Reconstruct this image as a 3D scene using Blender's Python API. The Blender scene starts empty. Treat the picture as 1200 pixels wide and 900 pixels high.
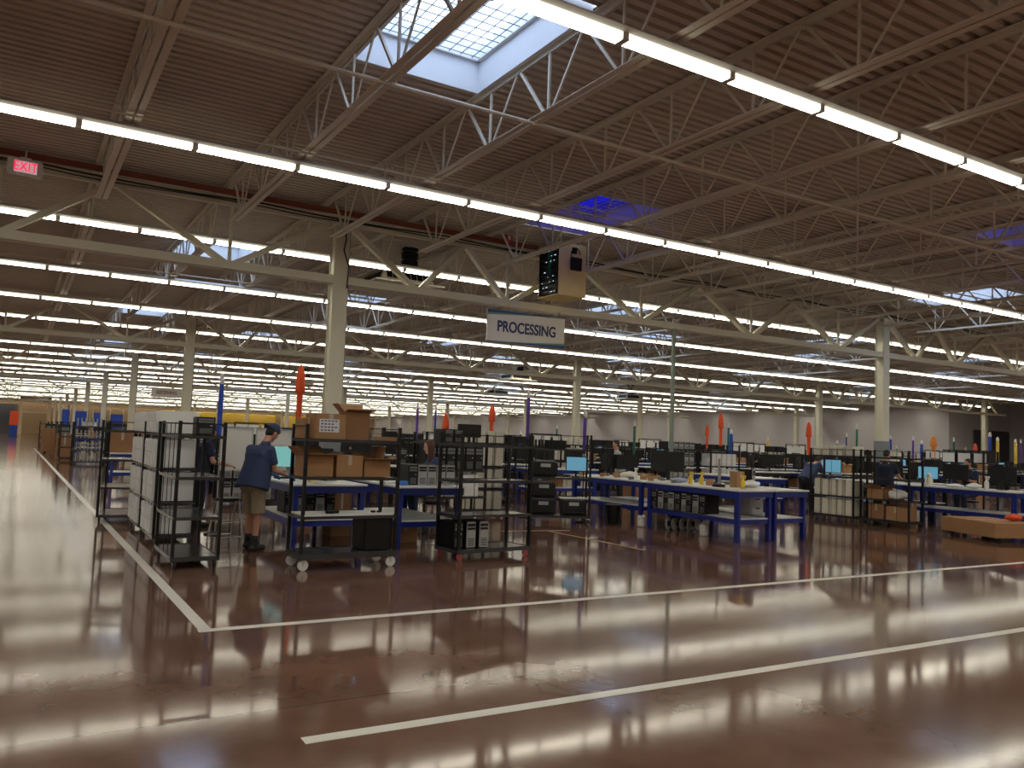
import bpy, bmesh, math, random
from mathutils import Vector, Matrix, Quaternion
R = math.radians
random.seed(7)
scn = bpy.context.scene
COL = scn.collection

# ------------------------------------------------------------------ camera
F_PX, YAW, PITCH, ROLL, CAM_Z = 960.0, 0.5444, 0.068, 0.037, 1.65
cy, sy, cp, sp = math.cos(YAW), math.sin(YAW), math.cos(PITCH), math.sin(PITCH)
fwd = Vector((sy*cp, cy*cp, sp)); rt = Vector((cy, -sy, 0)); up = rt.cross(fwd)
rr = math.cos(ROLL)*rt + math.sin(ROLL)*up
uu = -math.sin(ROLL)*rt + math.cos(ROLL)*up
cam = bpy.data.cameras.new('camera'); cam_o = bpy.data.objects.new('camera', cam); COL.objects.link(cam_o)
mw = Matrix.Identity(4)
for i in range(3):
    mw[i][0] = rr[i]; mw[i][1] = uu[i]; mw[i][2] = -fwd[i]
mw[2][3] = CAM_Z
cam_o.matrix_world = mw
cam.sensor_fit = 'HORIZONTAL'; cam.sensor_width = 36; cam.lens = 36*F_PX/1200
cam.clip_end = 400; cam.clip_start = .05
scn.camera = cam_o
# ------------------------------------------------------------------ world, exposure
w = bpy.data.worlds.new('sky'); scn.world = w; w.use_nodes = True
w.node_tree.nodes['Background'].inputs[0].default_value = (.62, .76, 1, 1)
w.node_tree.nodes['Background'].inputs[1].default_value = 1.0
LAMP = 12.0
LAMP_SIDE = 0.9     # prismatic sides of the lens glow less than its flat bottom
#         # emission of the fluorescent lenses
SKYL = 1.1          # daylight through the skylight glazing
scn.view_settings.view_transform = 'Standard'; scn.view_settings.look = 'None'
scn.view_settings.exposure = 1.3; scn.view_settings.gamma = 1; scn.view_settings.use_curve_mapping = False
scn.cycles.use_denoising = True
scn.cycles.max_bounces = 6; scn.cycles.diffuse_bounces = 3; scn.cycles.glossy_bounces = 3
scn.cycles.sample_clamp_indirect = 6; scn.cycles.caustics_reflective = False; scn.cycles.caustics_refractive = False

# ------------------------------------------------------------------ materials
MATS = {}
def mat(name, col, rough=.5, metal=0, emit=None, es=0, noise=0, nscale=8, spec=None, bump=0, alpha=None, coat=0):
    if name in MATS: return MATS[name]
    m = bpy.data.materials.new(name); m.use_nodes = True
    nt = m.node_tree; b = nt.nodes['Principled BSDF']
    c = (*col, 1)
    b.inputs['Base Color'].default_value = c
    b.inputs['Roughness'].default_value = rough; b.inputs['Metallic'].default_value = metal
    if coat: b.inputs['Coat Weight'].default_value = coat
    if emit:
        b.inputs['Emission Color'].default_value = (*emit, 1); b.inputs['Emission Strength'].default_value = es
    if spec is not None: b.inputs['Specular IOR Level'].default_value = spec
    if noise or bump:
        tc = nt.nodes.new('ShaderNodeTexCoord'); nz = nt.nodes.new('ShaderNodeTexNoise')
        nz.inputs['Scale'].default_value = nscale; nz.inputs['Detail'].default_value = 5
        nt.links.new(tc.outputs['Object'], nz.inputs['Vector'])
        if noise:
            mx = nt.nodes.new('ShaderNodeMix'); mx.data_type = 'RGBA'
            mx.inputs[6].default_value = tuple(max(0, v*(1-noise)) for v in col)+(1,)
            mx.inputs[7].default_value = tuple(min(1, v*(1+noise)) for v in col)+(1,)
            nt.links.new(nz.outputs['Fac'], mx.inputs[0]); nt.links.new(mx.outputs[2], b.inputs['Base Color'])
        if bump:
            bp = nt.nodes.new('ShaderNodeBump'); bp.inputs['Strength'].default_value = bump; bp.inputs['Distance'].default_value = .01
            nt.links.new(nz.outputs['Fac'], bp.inputs['Height']); nt.links.new(bp.outputs[0], b.inputs['Normal'])
    MATS[name] = m
    return m
def floor_material():
    m = bpy.data.materials.new('polished_concrete'); m.use_nodes = True
    nt = m.node_tree; b = nt.nodes['Principled BSDF']; L = nt.links.new
    tc = nt.nodes.new('ShaderNodeTexCoord')
    n1 = nt.nodes.new('ShaderNodeTexNoise'); n1.inputs['Scale'].default_value = .55; n1.inputs['Detail'].default_value = 7; n1.inputs['Roughness'].default_value = .62
    n2 = nt.nodes.new('ShaderNodeTexNoise'); n2.inputs['Scale'].default_value = 3.2; n2.inputs['Detail'].default_value = 6
    for n in (n1, n2): L(tc.outputs['Object'], n.inputs['Vector'])
    cr = nt.nodes.new('ShaderNodeValToRGB')
    cr.color_ramp.elements[0].position = .3; cr.color_ramp.elements[0].color = (.105, .052, .037, 1)
    cr.color_ramp.elements[1].position = .72; cr.color_ramp.elements[1].color = (.23, .125, .09, 1)
    ad = nt.nodes.new('ShaderNodeMath'); ad.operation = 'MULTIPLY_ADD'; ad.inputs[1].default_value = .35; 
    L(n2.outputs['Fac'], ad.inputs[0]); 
    sc = nt.nodes.new('ShaderNodeMath'); sc.operation = 'MULTIPLY'; sc.inputs[1].default_value = .65
    L(n1.outputs['Fac'], sc.inputs[0]); L(sc.outputs[0], ad.inputs[2]); L(ad.outputs[0], cr.inputs[0])
    # saw-cut joints of the slab
    br = nt.nodes.new('ShaderNodeTexBrick'); br.offset = 0; br.inputs['Scale'].default_value = 1
    br.inputs['Brick Width'].default_value = 4.97; br.inputs['Row Height'].default_value = 4.97; br.inputs['Mortar Size'].default_value = .006
    L(tc.outputs['Object'], br.inputs['Vector'])
    mx = nt.nodes.new('ShaderNodeMix'); mx.data_type = 'RGBA'; mx.inputs[7].default_value = (.03, .016, .012, 1)
    L(br.outputs['Fac'], mx.inputs[0]); L(cr.outputs[0], mx.inputs[6]); L(mx.outputs[2], b.inputs['Base Color'])
    n3 = nt.nodes.new('ShaderNodeTexNoise'); n3.inputs['Scale'].default_value = .45; n3.inputs['Detail'].default_value = 1
    L(tc.outputs['Object'], n3.inputs['Vector'])
    rr_ = nt.nodes.new('ShaderNodeMapRange'); rr_.inputs[3].default_value = .05; rr_.inputs[4].default_value = .13
    L(n3.outputs['Fac'], rr_.inputs[0]); L(rr_.outputs[0], b.inputs['Roughness'])
    b.inputs['Specular IOR Level'].default_value = .5
    n4 = nt.nodes.new('ShaderNodeTexNoise'); n4.inputs['Scale'].default_value = 1.6; n4.inputs['Detail'].default_value = 1
    L(tc.outputs['Object'], n4.inputs['Vector'])
    bp = nt.nodes.new('ShaderNodeBump'); bp.inputs['Strength'].default_value = .05; bp.inputs['Distance'].default_value = .012
    L(n4.outputs['Fac'], bp.inputs['Height']); L(bp.outputs[0], b.inputs['Normal'])
    return m
FLOOR = floor_material()
DECK = mat('deck_paint', (.62, .55, .475), .55, noise=.12, nscale=1.2)
STEEL = mat('painted_steel', (.76, .71, .61), .42, noise=.08, nscale=3)
CREAM = mat('cream_steel', (.74, .71, .58), .45, noise=.05, nscale=3)
REDST = mat('red_primer', (.24, .06, .035), .6, noise=.2, nscale=4)
GREYP = mat('grey_paint', (.23, .25, .28), .5)
FIXT = mat('fixture_white', (.72, .72, .70), .3)
LENS = mat('lamp_lens', (.9, .9, .85), .4, emit=(1, .94, .76), es=LAMP)
LENSS = mat('lamp_lens_side', (.9, .9, .85), .4, emit=(1, .96, .76), es=LAMP_SIDE)
SKYG = mat('skylight_glazing', (.8, .86, .95), .4, emit=(.58, .74, 1), es=SKYL)
SKYB = mat('blue_glazing', (.05, .06, .7), .4, emit=(.012, .02, .9), es=.2)
WHITE = mat('white_paint', (.78, .78, .77), .4)
SHAFT = mat('shaft_white', (.82, .84, .88), .6)
BLACK = mat('black_metal', (.004, .004, .0045), .45, spec=.35)
DARK = mat('dark_grey_plastic', (.011, .011, .013), .5, spec=.35)
MIDG = mat('mid_grey_plastic', (.16, .17, .18), .45)
SILV = mat('silver_metal', (.45, .47, .48), .35, .4)
CHROME = mat('chrome', (.6, .6, .6), .2, 1)
RUB = mat('rubber', (.02, .02, .02), .7)
PINK = mat('red_rubber', (.42, .07, .07), .6)
BLUE = mat('blue_enamel', (.010, .026, .24), .35)
LAM = mat('white_laminate', (.74, .75, .76), .35)
CARD = mat('cardboard', (.40, .22, .105), .8, noise=.12, nscale=6)
CARD2 = mat('dark_cardboard', (.30, .155, .075), .8, noise=.12, nscale=6)
TAPE = mat('packing_tape', (.48, .42, .34), .3)
PAPER = mat('paper', (.78, .78, .78), .7)
INK = mat('ink_blue', (.05, .06, .22), .6)
BEIGE = mat('beige_plastic', (.72, .69, .60), .5)
CASEW = mat('case_white', (.78, .79, .80), .4)
PLY = mat('plywood', (.88, .70, .30), .6, noise=.1, nscale=5)
TEAL = mat('screen_teal', (.02, .05, .05), .2, emit=(.25, .62, .58), es=.27)
CYAN = mat('screen_cyan', (.02, .05, .06), .2, emit=(.13, .33, .46), es=.33)
OFFS = mat('screen_off', (.004, .0045, .006), .2)
ORNG = mat('orange_foam', (.85, .10, .025), .7)
AMBR = mat('amber_foam', (.85, .30, .05), .7)
YELL = mat('yellow_foam', (.80, .55, .05), .6)
BLUF = mat('blue_foam', (.015, .06, .42), .6)
PURP = mat('purple_foam', (.11, .045, .33), .6)
GREN = mat('green_foam', (.02, .14, .09), .6)
TEALF = mat('teal_foam', (.02, .18, .27), .6)
REDF = mat('red_plastic', (.55, .03, .03), .5)
WALLG = mat('wall_grey', (.60, .575, .60), .7, noise=.03, nscale=.6)
WALLD = mat('wall_dark', (.07, .07, .085), .7)
WALLB = mat('wall_brown', (.30, .20, .11), .7, noise=.06, nscale=.5)
WALLY = mat('wall_yellow', (.62, .42, .06), .6)
SKIN = mat('skin', (.50, .25, .165), .5)
SKIN2 = mat('skin_light', (.62, .36, .27), .5)
NAVY = mat('navy_cotton', (.035, .052, .13), .85, noise=.15, nscale=20)
DNAVY = mat('dark_navy_cotton', (.014, .02, .05), .85)
KHAKI = mat('khaki_cotton', (.30, .235, .155), .85, noise=.1, nscale=20)
JEAN = mat('dark_jean', (.02, .035, .07), .85)
BTROU = mat('black_cotton', (.012, .012, .016), .85)
HAIRB = mat('brown_hair', (.075, .025, .014), .6)
HAIRD = mat('dark_hair', (.012, .009, .008), .6)
CAPG = mat('cap_grey', (.38, .40, .44), .8)
GLOVE = mat('blue_nitrile', (.05, .22, .62), .45)
SHOE = mat('black_shoe', (.015, .015, .016), .6)
EYE = mat('eye_dark', (.02, .015, .012), .3)
PCB = mat('green_cable', (.01, .22, .12), .5)
LED = mat('led_dots', (.5, .6, .7), .4, emit=(.7, .85, 1), es=.9)
TAPEW = mat('floor_tape_white', (.74, .72, .68), .45, noise=.08, nscale=3)
TAPEY = mat('floor_tape_tan', (.42, .30, .14), .45)
EXITW = mat('exit_housing', (.92, .93, .91), .4)
EXITR = mat('exit_letters', (.7, .01, .08), .4, emit=(1, .0, .07), es=.42)
EXITP = mat('exit_panel', (.9, .75, .78), .4, emit=(1, .6, .68), es=.16)
SIGN = mat('sign_grey', (.86, .85, .83), .5)
SIGNN = mat('sign_navy', (.015, .03, .16), .5)
SIGNB = mat('sign_blue', (.02, .10, .30), .5)
SIGNG = mat('sign_green', (.22, .36, .24), .5)
SIGNR = mat('sign_red_letters', (.30, .05, .04), .5)

# ------------------------------------------------------------------ mesh builder
class MB:
    def __init__(s): s.v = []; s.f = []
    def quad(s, *p):
        n = len(s.v); s.v += [tuple(q) for q in p]; s.f.append(tuple(range(n, n+len(p))))
    def box(s, x0, x1, y0, y1, z0, z1, T=None):
        n = len(s.v)
        c = [(x0,y0,z0),(x1,y0,z0),(x1,y1,z0),(x0,y1,z0),(x0,y0,z1),(x1,y0,z1),(x1,y1,z1),(x0,y1,z1)]
        if T is not None: c = [tuple(T @ Vector(p)) for p in c]
        s.v += c
        s.f += [tuple(n+i for i in q) for q in ((0,3,2,1),(4,5,6,7),(0,1,5,4),(1,2,6,5),(2,3,7,6),(3,0,4,7))]
        return s
    def cbox(s, c, d, rz=0, rx=0, ry=0):
        T = Matrix.Translation(c) @ Matrix.Rotation(rz,4,'Z') @ Matrix.Rotation(ry,4,'Y') @ Matrix.Rotation(rx,4,'X')
        return s.box(-d[0]/2, d[0]/2, -d[1]/2, d[1]/2, -d[2]/2, d[2]/2, T)
    def bar(s, p, q, a, b):
        p = Vector(p); q = Vector(q); d = (q-p); l = d.length; d.normalize()
        u = Vector((0,0,1)) if abs(d.z) < .95 else Vector((0,1,0))
        r = d.cross(u).normalized(); u = r.cross(d)
        n = len(s.v)
        for e in (p, q):
            for i, j in ((-1,-1),(1,-1),(1,1),(-1,1)):
                s.v.append(tuple(e + r*(i*a/2) + u*(j*b/2)))
        s.f += [tuple(n+i for i in k) for k in ((0,1,5,4),(1,2,6,5),(2,3,7,6),(3,0,4,7),(3,2,1,0),(4,5,6,7))]
        return s
    def tube(s, pts, r, n=8, r2=None):
        pts = [Vector(p) for p in pts]; m = len(s.v); k = len(pts)
        for i, p in enumerate(pts):
            d = (pts[min(i+1,k-1)] - pts[max(i-1,0)]).normalized()
            u = Vector((0,0,1)) if abs(d.z) < .95 else Vector((0,1,0))
            a = d.cross(u).normalized(); b = a.cross(d)
            ra = r if r2 is None else r + (r2-r)*i/(k-1)
            for j in range(n):
                t = 2*math.pi*j/n
                s.v.append(tuple(p + a*(ra*math.cos(t)) + b*(ra*math.sin(t))))
        for i in range(k-1):
            for j in range(n):
                s.f.append((m+i*n+j, m+i*n+(j+1)%n, m+(i+1)*n+(j+1)%n, m+(i+1)*n+j))
        s.f.append(tuple(m+j for j in range(n))[::-1]); s.f.append(tuple(m+(k-1)*n+j for j in range(n)))
        return s
    def lathe(s, prof, c=(0,0,0), n=16):
        m = len(s.v); k = len(prof)
        for r, z in prof:
            for j in range(n):
                t = 2*math.pi*j/n; s.v.append((c[0]+r*math.cos(t), c[1]+r*math.sin(t), c[2]+z))
        for i in range(k-1):
            for j in range(n):
                s.f.append((m+i*n+j, m+i*n+(j+1)%n, m+(i+1)*n+(j+1)%n, m+(i+1)*n+j))
        s.f.append(tuple(m+j for j in range(n))[::-1]); s.f.append(tuple(m+(k-1)*n+j for j in range(n)))
        return s
    def prism(s, poly, axis, a0, a1):
        # polygon in the plane perpendicular to axis, swept a0..a1
        n = len(s.v); k = len(poly)
        for a in (a0, a1):
            for p, q in poly:
                s.v.append({'x': (a,p,q), 'y': (p,a,q), 'z': (p,q,a)}[axis])
        for i in range(k): s.f.append((n+i, n+(i+1)%k, n+k+(i+1)%k, n+k+i))
        s.f.append(tuple(n+i for i in range(k))[::-1]); s.f.append(tuple(n+k+i for i in range(k)))
        return s
    def ell(s, c, r, T=None, nu=16, nv=10):
        m = len(s.v); c = Vector(c)
        def P(x, y, z):
            v = Vector((x*r[0], y*r[1], z*r[2]))
            if T is not None: v = T @ v
            s.v.append(tuple(c+v))
        P(0,0,-1)
        for i in range(1, nv):
            ph = -math.pi/2 + math.pi*i/nv
            for j in range(nu):
                t = 2*math.pi*j/nu; P(math.cos(ph)*math.cos(t), math.cos(ph)*math.sin(t), math.sin(ph))
        P(0,0,1)
        e = len(s.v)-1
        for j in range(nu): s.f.append((m, m+1+(j+1)%nu, m+1+j))
        for i in range(nv-2):
            for j in range(nu):
                a = m+1+i*nu; s.f.append((a+j, a+(j+1)%nu, a+nu+(j+1)%nu, a+nu+j))
        a = m+1+(nv-2)*nu
        for j in range(nu): s.f.append((a+j, a+(j+1)%nu, e))
        return s
    def mesh(s, name, bevel=0, smooth=False):
        me = bpy.data.meshes.new(name); me.from_pydata(s.v, [], s.f)
        bm = bmesh.new(); bm.from_mesh(me)
        if bevel:
            es = [e for e in bm.edges if len(e.link_faces) == 2 and e.calc_face_angle(0) > .6]
            bmesh.ops.bevel(bm, geom=es, offset=bevel, segments=2, affect='EDGES', clamp_overlap=True)
        bmesh.ops.recalc_face_normals(bm, faces=bm.faces)
        bm.to_mesh(me); bm.free()
        if smooth: me.shade_smooth()
        return me
    def build(s, name, m, parent=None, loc=None, rz=0, bevel=0, smooth=False):
        me = s.mesh(name, bevel, smooth); me.materials.append(m)
        o = bpy.data.objects.new(name, me); COL.objects.link(o)
        if parent: o.parent = parent
        if loc is not None: o.location = loc
        if rz: o.rotation_euler[2] = rz
        return o
def tag(o, label=None, cat=None, group=None, kind=None):
    if label: o['label'] = label
    if cat: o['category'] = cat
    if group: o['group'] = group
    if kind: o['kind'] = kind
    return o
def thing(name, loc=(0,0,0), rz=0, label=None, cat=None, group=None, kind=None):
    o = bpy.data.objects.new(name, None); COL.objects.link(o)
    o.empty_display_size = .1; o.location = loc; o.rotation_euler[2] = rz
    return tag(o, label, cat, group, kind)
def place(proto, loc, rz=0, label=None, group=None, scale=None):
    """first use moves the prototype itself, later uses copy it with its parts and sub-parts"""
    if proto.get('_used'):
        def cp_(o, par):
            c = o.copy(); COL.objects.link(c)
            if par: c.parent = par
            for ch in list(o.children): cp_(ch, c)
            return c
        r = cp_(proto, None)
    else:
        proto['_used'] = 1; r = proto
    r.location = loc; r.rotation_euler = (0,0,rz)
    if scale: r.scale = scale
    elif r.scale[0] != 1: r.scale = (1,1,1)
    if label: r['label'] = label
    if group: r['group'] = group
    elif 'group' in r: del r['group']
    return r
PROTOS = []
def proto(name, cat):
    t = thing(name, (0,0,-50), 0, None, cat); PROTOS.append(t); return t
def text(body, size, m, parent, loc, rot, name='lettering', ext=.004, sx=1):
    cu = bpy.data.curves.new(name, 'FONT'); cu.body = body; cu.size = size; cu.extrude = ext; cu.offset = .006 if size > .25 else 0
    cu.align_x = 'CENTER'; cu.align_y = 'CENTER'; cu.materials.append(m)
    o = bpy.data.objects.new(name, cu); COL.objects.link(o); o.parent = parent; o.location = loc; o.rotation_euler = rot
    o.scale = (sx,1,1)
    bpy.context.view_layer.update()
    me = bpy.data.meshes.new_from_object(o.evaluated_get(bpy.context.evaluated_depsgraph_get()))
    n_ = bpy.data.objects.new(name, me); COL.objects.link(n_); n_.parent = parent; n_.location = loc; n_.rotation_euler = rot; n_.scale = (sx,1,1)
    bpy.data.objects.remove(o)
    n_.name = name
    return n_

# ------------------------------------------------------------------ grid of the building
X0, X1, Y0, Y1 = -14.0, 56.0, -15.3, 140.0
DECKZ = 5.82
JP = 1.71
COLX = [4.95+16.2*k for k in range(-1, 4)]
ROWY = [14.5+14.9*j for j in range(-2, 9)]
STRIPY = [5.17+4.965*k for k in range(-4, 28)]
joist_x = []
n = -10
while 2.88+JP*n < X1-.3:
    x = 2.88+JP*n
    if n == -1: x = .92
    if n == -2: x = -.8
    if x > X0+.3: joist_x.append(x)
    n += 1
bay = lambda m: 2.88+JP*m+JP/2
SKY = []
for j in range(-1, 10):
    ya = 7.35+12.3*j; yb = 12.0+12.3*j
    for m in (-7, 0, 7, 13, 18, 24, 30): SKY.append((bay(m), ya, 0))
    for m in (-4, 3, 10, 15, 21, 27): SKY.append((bay(m), yb, 0))
SKY = [(x, y, 1 if (abs(x-bay(3)) < .1 and abs(y-12) < .1) or (abs(x-bay(7)) < .1 and abs(y-7.35) < .1) else 0) for x, y, _ in SKY if X0+1 < x < X1-1 and y > Y0+2 and y < Y1-3]
SHX, SHY = .77, 1.14

# ------------------------------------------------------------------ structure
MB().box(X0, X1+8, Y0, Y1, -.2, 0).build('floor', FLOOR)['kind'] = 'structure'
def deck():
    m = MB(); P = .152; ny = int((Y1-Y0)/P)
    prof = [(0,0),(.082,0),(.090,.045),(.144,.045),(.152,0)]
    for i in range(ny+1):
        y = Y0+i*P
        cuts = sorted((x-SHX, x+SHX) for x, sy_, _ in SKY if sy_-SHY-P < y < sy_+SHY)
        segs = []; a = X0
        for c0, c1 in cuts: segs.append((a, c0)); a = c1
        segs.append((a, X1+8))
        for a, b in segs:
            for k in range(4):
                p, q = prof[k], prof[k+1]
                m.quad((a, y+p[0], DECKZ+p[1]), (b, y+p[0], DECKZ+p[1]), (b, y+q[0], DECKZ+q[1]), (a, y+q[0], DECKZ+q[1]))
    o = m.build('ceiling', DECK); o['kind'] = 'structure'
deck()
def wall(name, x0, x1, y0, y1, m, z0=0, z1=6.0): 
    o = MB().box(x0, x1, y0, y1, z0, z1).build(name, m); o['kind'] = 'structure'; return o
wall('wall_left', X0-.2, X0, Y0, Y1, WALLG); wall('wall_front', X0, X1+8, Y0-.2, Y0, WALLG)
wall('wall_back', X0, X1, Y1, Y1+.2, WALLB)
wall('wall_right', X1, X1+.2, 33.2, Y1, WALLG)
wall('wall_right_return', X1+.2, X1+8, 33.2, 33.4, WALLG)
wall('wall_right_recess', X1+8, X1+8.2, Y0, 33.4, WALLG)
# dark roll-up opening in the return wall, yellow and tan bands on the far wall
d = MB(); d.box(59.0, 63.6, 33.1, 33.198, 0, 3.6)
for k in range(24): d.box(59.0, 63.6, 33.075, 33.1, .05+.148*k, .17+.148*k)
o = d.build('door_1', WALLD); o['kind'] = 'structure'
wall('trim_1', 20, 38, Y1-.12, Y1-.005, WALLY, 1.9, 4.3)
wall('trim_2', 39, 47, Y1-.12, Y1-.005, WALLY, 1.9, 4.3)
wall('door_2', -3.2, .4, Y1-.1, Y1-.005, WALLD, 0, 4.2)
# beige doorway tower at the end of the aisle
t = MB(); t.box(.6, 1.0, 128, 128.3, 0, 5.2).box(3.9, 4.3, 128, 128.3, 0, 5.2).box(.6, 4.3, 128, 128.3, 4.6, 5.2).box(1.0, 3.9, 128.2, 128.3, 2.9, 3.1)
t.build('trim_3', mat('beige_frame', (.55, .44, .28), .6))['kind'] = 'structure'

# floor tape: thin strips bonded to the slab
def tape(name, pts, wd, m, label):
    b = MB()
    for p, q in zip(pts[:-1], pts[1:]):
        p = Vector(p); q = Vector(q); dd = (q-p).normalized(); nn = Vector((-dd.y, dd.x))*wd/2
        b.prism([tuple(p+nn), tuple(p-nn), tuple(q-nn), tuple(q+nn)], 'z', .0005, .0025)
    tag(b.build(name, m), label, 'floor tape')
tape('floor_tape', [(1.46, 7.17), (1.25, 60)], .1, TAPEW, 'white tape line running away along the left aisle')
tape('floor_tape', [(1.40, 7.11), (30, 6.90)], .1, TAPEW, 'white tape line running right from the corner of the taped area')
tape('floor_tape', [(1.44, 4.40), (20, 4.12)], .1, TAPEW, 'white tape line nearest the camera across the bare floor')
tape('floor_tape', [(8.6, 10.0), (8.55, 12.6)], .05, TAPEY, 'short tan tape mark on the floor between the carts and the long blue benches')
tape('floor_tape', [(7.2, 12.9), (9.0, 12.6)], .05, TAPEY, 'faint tan tape mark on the floor before the dark printers cart')

# columns
def column(foot):
    t = proto('column', 'column')
    m = MB(); m.box(-.14, .14, -.14, -.115, 0, 5.45).box(-.14, .14, .115, .14, 0, 5.45).box(-.11, .11, -.115, .115, 0, 5.45)
    m.box(-.2, .2, -.2, .2, 5.45, 5.5)
    m.build('shaft', CREAM, t, bevel=.006)
    if foot:
        g = MB(); g.box(-.155, .155, -.155, .155, .02, 2.0); g.build('painted_base', GREYP, t, bevel=.008)['label'] = 'grey wrapped foot of the column'
    MB().box(-.2, .2, -.2, .2, 0, .02).build('base_plate', CREAM, t)
    c = MB(); c.tube([(.165, -.05, .5), (.165, -.05, 5.4)], .014); c.build('conduit', MIDG, t)
    return t
P_COL, P_COLF = column(0), column(1)
names = {(4.95, 14.5): 'cream steel column behind the cart of cardboard boxes, nearest in view',
         (21.15, 14.5): 'cream steel column with grey foot behind the standing worker at the right',
         (37.35, 14.5): 'cream steel column at the right edge before the dark doorway', (4.95, 29.4): 'cream steel column rising behind the stacked white cases at left',
         (21.15, 29.4): 'cream steel column right of the hanging processing sign, second row',
         (37.35, 29.4): 'cream steel column left of the grey footed one, against the grey wall'}
for y in ROWY:
    for x in COLX:
        vis = y > 10 and x > 0
        lab = names.get((round(x, 2), round(y, 2)))
        if not vis: continue
        place(P_COLF if abs(y-14.5) < .1 else P_COL, (x, y, 0), 0, lab or 'slim cream column far back in the hall', None if lab else 'far columns')

# girders along x
def girder():
    t = proto('roof_girder', 'girder')
    a, b = X0-4.95, X1-4.95
    g = MB()
    for s in (-1, 1): g.box(a, b, s*.12-.006, s*.12+.006, 4.40, 4.53)
    g.box(a, b, -.126, .126, 4.388, 4.40)

    g.build('bottom_chord', CREAM, t)
    g = MB(); g.box(a, b, -.12, .12, 5.60, 5.62); g.box(a, b, -.05, .05, 5.50, 5.60)
    g.build('top_chord', CREAM, t)
    # diagonals repeat from column to column
    for k in range(-1, 4):
        c = 16.2*k
        if c < a+1: c0 = a
        bot = [c+1.60, c+3.63, c+7.23, c+10.84, c+14.24]; top = [c+.12, c+2.6, c+5.4, c+9.0, c+12.4, c+16.08]
        for i, x in enumerate(bot):
            for tx in (top[i], top[i+1]):
                if a < x < b and a < tx < b: MB().bar((x, 0, 4.46), (tx, 0, 5.54), .12, .095).build('diagonal', CREAM, t)
            if a < x < b and i != 0: MB().bar((x, 0, 4.46), (x, 0, 5.54), .055, .055).build('vertical_strut', CREAM, t)
    return t
P_GIR = girder()
gl = {14.5: 'cream trellis roof girder nearest the camera, carrying the processing sign', 29.4: 'second trellis roof girder back from the camera, behind the processing sign', 59.2: 'trellis roof girder carrying the small receiving sign far back'}
for y in ROWY:
    if y < -5 or y > Y1-3: continue
    l = gl.get(round(y, 1))
    place(P_GIR, (4.95, y, 0), 0, l or 'distant trellis roof girder between fluorescent rows', None if l else 'distant roof girders')

o = MB().box(X0+.05, 9.2, 14.30, 14.34, 5.64, 5.735).build('red_beam', REDST); tag(o, 'rust red beam edge above the nearest girder, left half', 'beam')
# joists along y
def joist_parts(m_top, m_bot, m_web, x=0, y=0):
    L = 14.9
    if y < Y0+.1: y = Y0+.02; L = 14.88
    for s in (-1, 1):
        m_top.box(x+s*.012, x+s*.078, y, y+L, 5.795, 5.802); m_top.box(x+s*.012-.003, x+s*.012+.003, y, y+L, 5.74, 5.80)
        m_bot.box(x+s*.014, x+s*.084, y+.7, y+L-.7, 5.08, 5.087); m_bot.box(x+s*.014-.003, x+s*.014+.003, y+.7, y+L-.7, 5.08, 5.135)
    k = 0; yb = y+1.25
    while yb < y+L-.9:
        m_web.bar((x, yb-.06, 5.10), (x, yb-.60, 5.77), .02, .02)
        m_web.bar((x, yb+.06, 5.10), (x, yb+.60, 5.77), .03, .03)
        m_web.bar((x, yb, 5.10), (x, yb, 5.77), .024, .024)
        yb += 1.24
def joist():
    t = proto('roof_joist', 'roof joist'); a, b, c = MB(), MB(), MB(); joist_parts(a, b, c)
    a.build('top_chord', STEEL, t); b.build('bottom_chord', STEEL, t); c.build('web', STEEL, t)
    return t
P_J = joist()
ORD = ['first','second','third','fourth','fifth','sixth','seventh','eighth','ninth','tenth','eleventh','twelfth','thirteenth','fourteenth','fifteenth','sixteenth','seventeenth','eighteenth','nineteenth','twentieth','twenty first','twenty second','twenty third','twenty fourth','twenty fifth','twenty sixth','twenty seventh','twenty eighth','twenty ninth','thirtieth','thirty first','thirty second','thirty third','thirty fourth']
first_bay = {0: 'closest joist to the left edge, seen almost end on above the exit sign', 1: 'open web joist left of the big skylight', 2: 'open web joist at the right edge of the big skylight', 3: 'open web joist one to the right of the big skylight', 4: 'open web joist two to the right of the big skylight'}
ct = 0
far_t = MB(); f2 = MB(); 
for j, y in enumerate(ROWY[:-1]):
    for i, x in enumerate(joist_x):
        # seen from the camera (nothing behind it) and inside the nearest seven bays
        seen = y > -6 and x > -3 and y < 80 and x < (y+15)*2.3+3
        if seen and ct < 296:
            k = None
            if abs(y+.4) < .1:
                k = {round(q, 2): n_ for n_, q in enumerate((.92, 2.88, 4.59, 6.30, 8.01))}.get(round(x, 2))
            if k is not None: place(P_J, (x, y, 0), 0, first_bay[k])
            elif abs(y+.4) < .1: place(P_J, (x, y, 0), 0, 'roof joist before the nearest girder, %s to the %s of the big skylight' % (ORD[round((x-4.59)/JP)-1] if x > 4 else ORD[round((2.88-x)/JP)-1], 'right' if x > 4 else 'left'))
            elif y < 20: place(P_J, (x, y, 0), 0, 'roof joist behind the nearest girder, %s to the %s of its first column' % (ORD[int(abs(x-4.95)/JP)], 'right' if x > 4.95 else 'left'))
            else: place(P_J, (x, y, 0), 0, 'open web roof joist beyond the second girder', 'joists beyond the second girder')
            ct += 1
        else:
            joist_parts(far_t, far_t, f2, x, y)
far_t.v += []
nv = len(far_t.v); far_t.v += f2.v; far_t.f += [tuple(nv+i for i in q) for q in f2.f]
tag(far_t.build('roof_joists', STEEL), 'mass of small roof joists far back above the last light rows', 'roof joist', kind='stuff')
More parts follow.
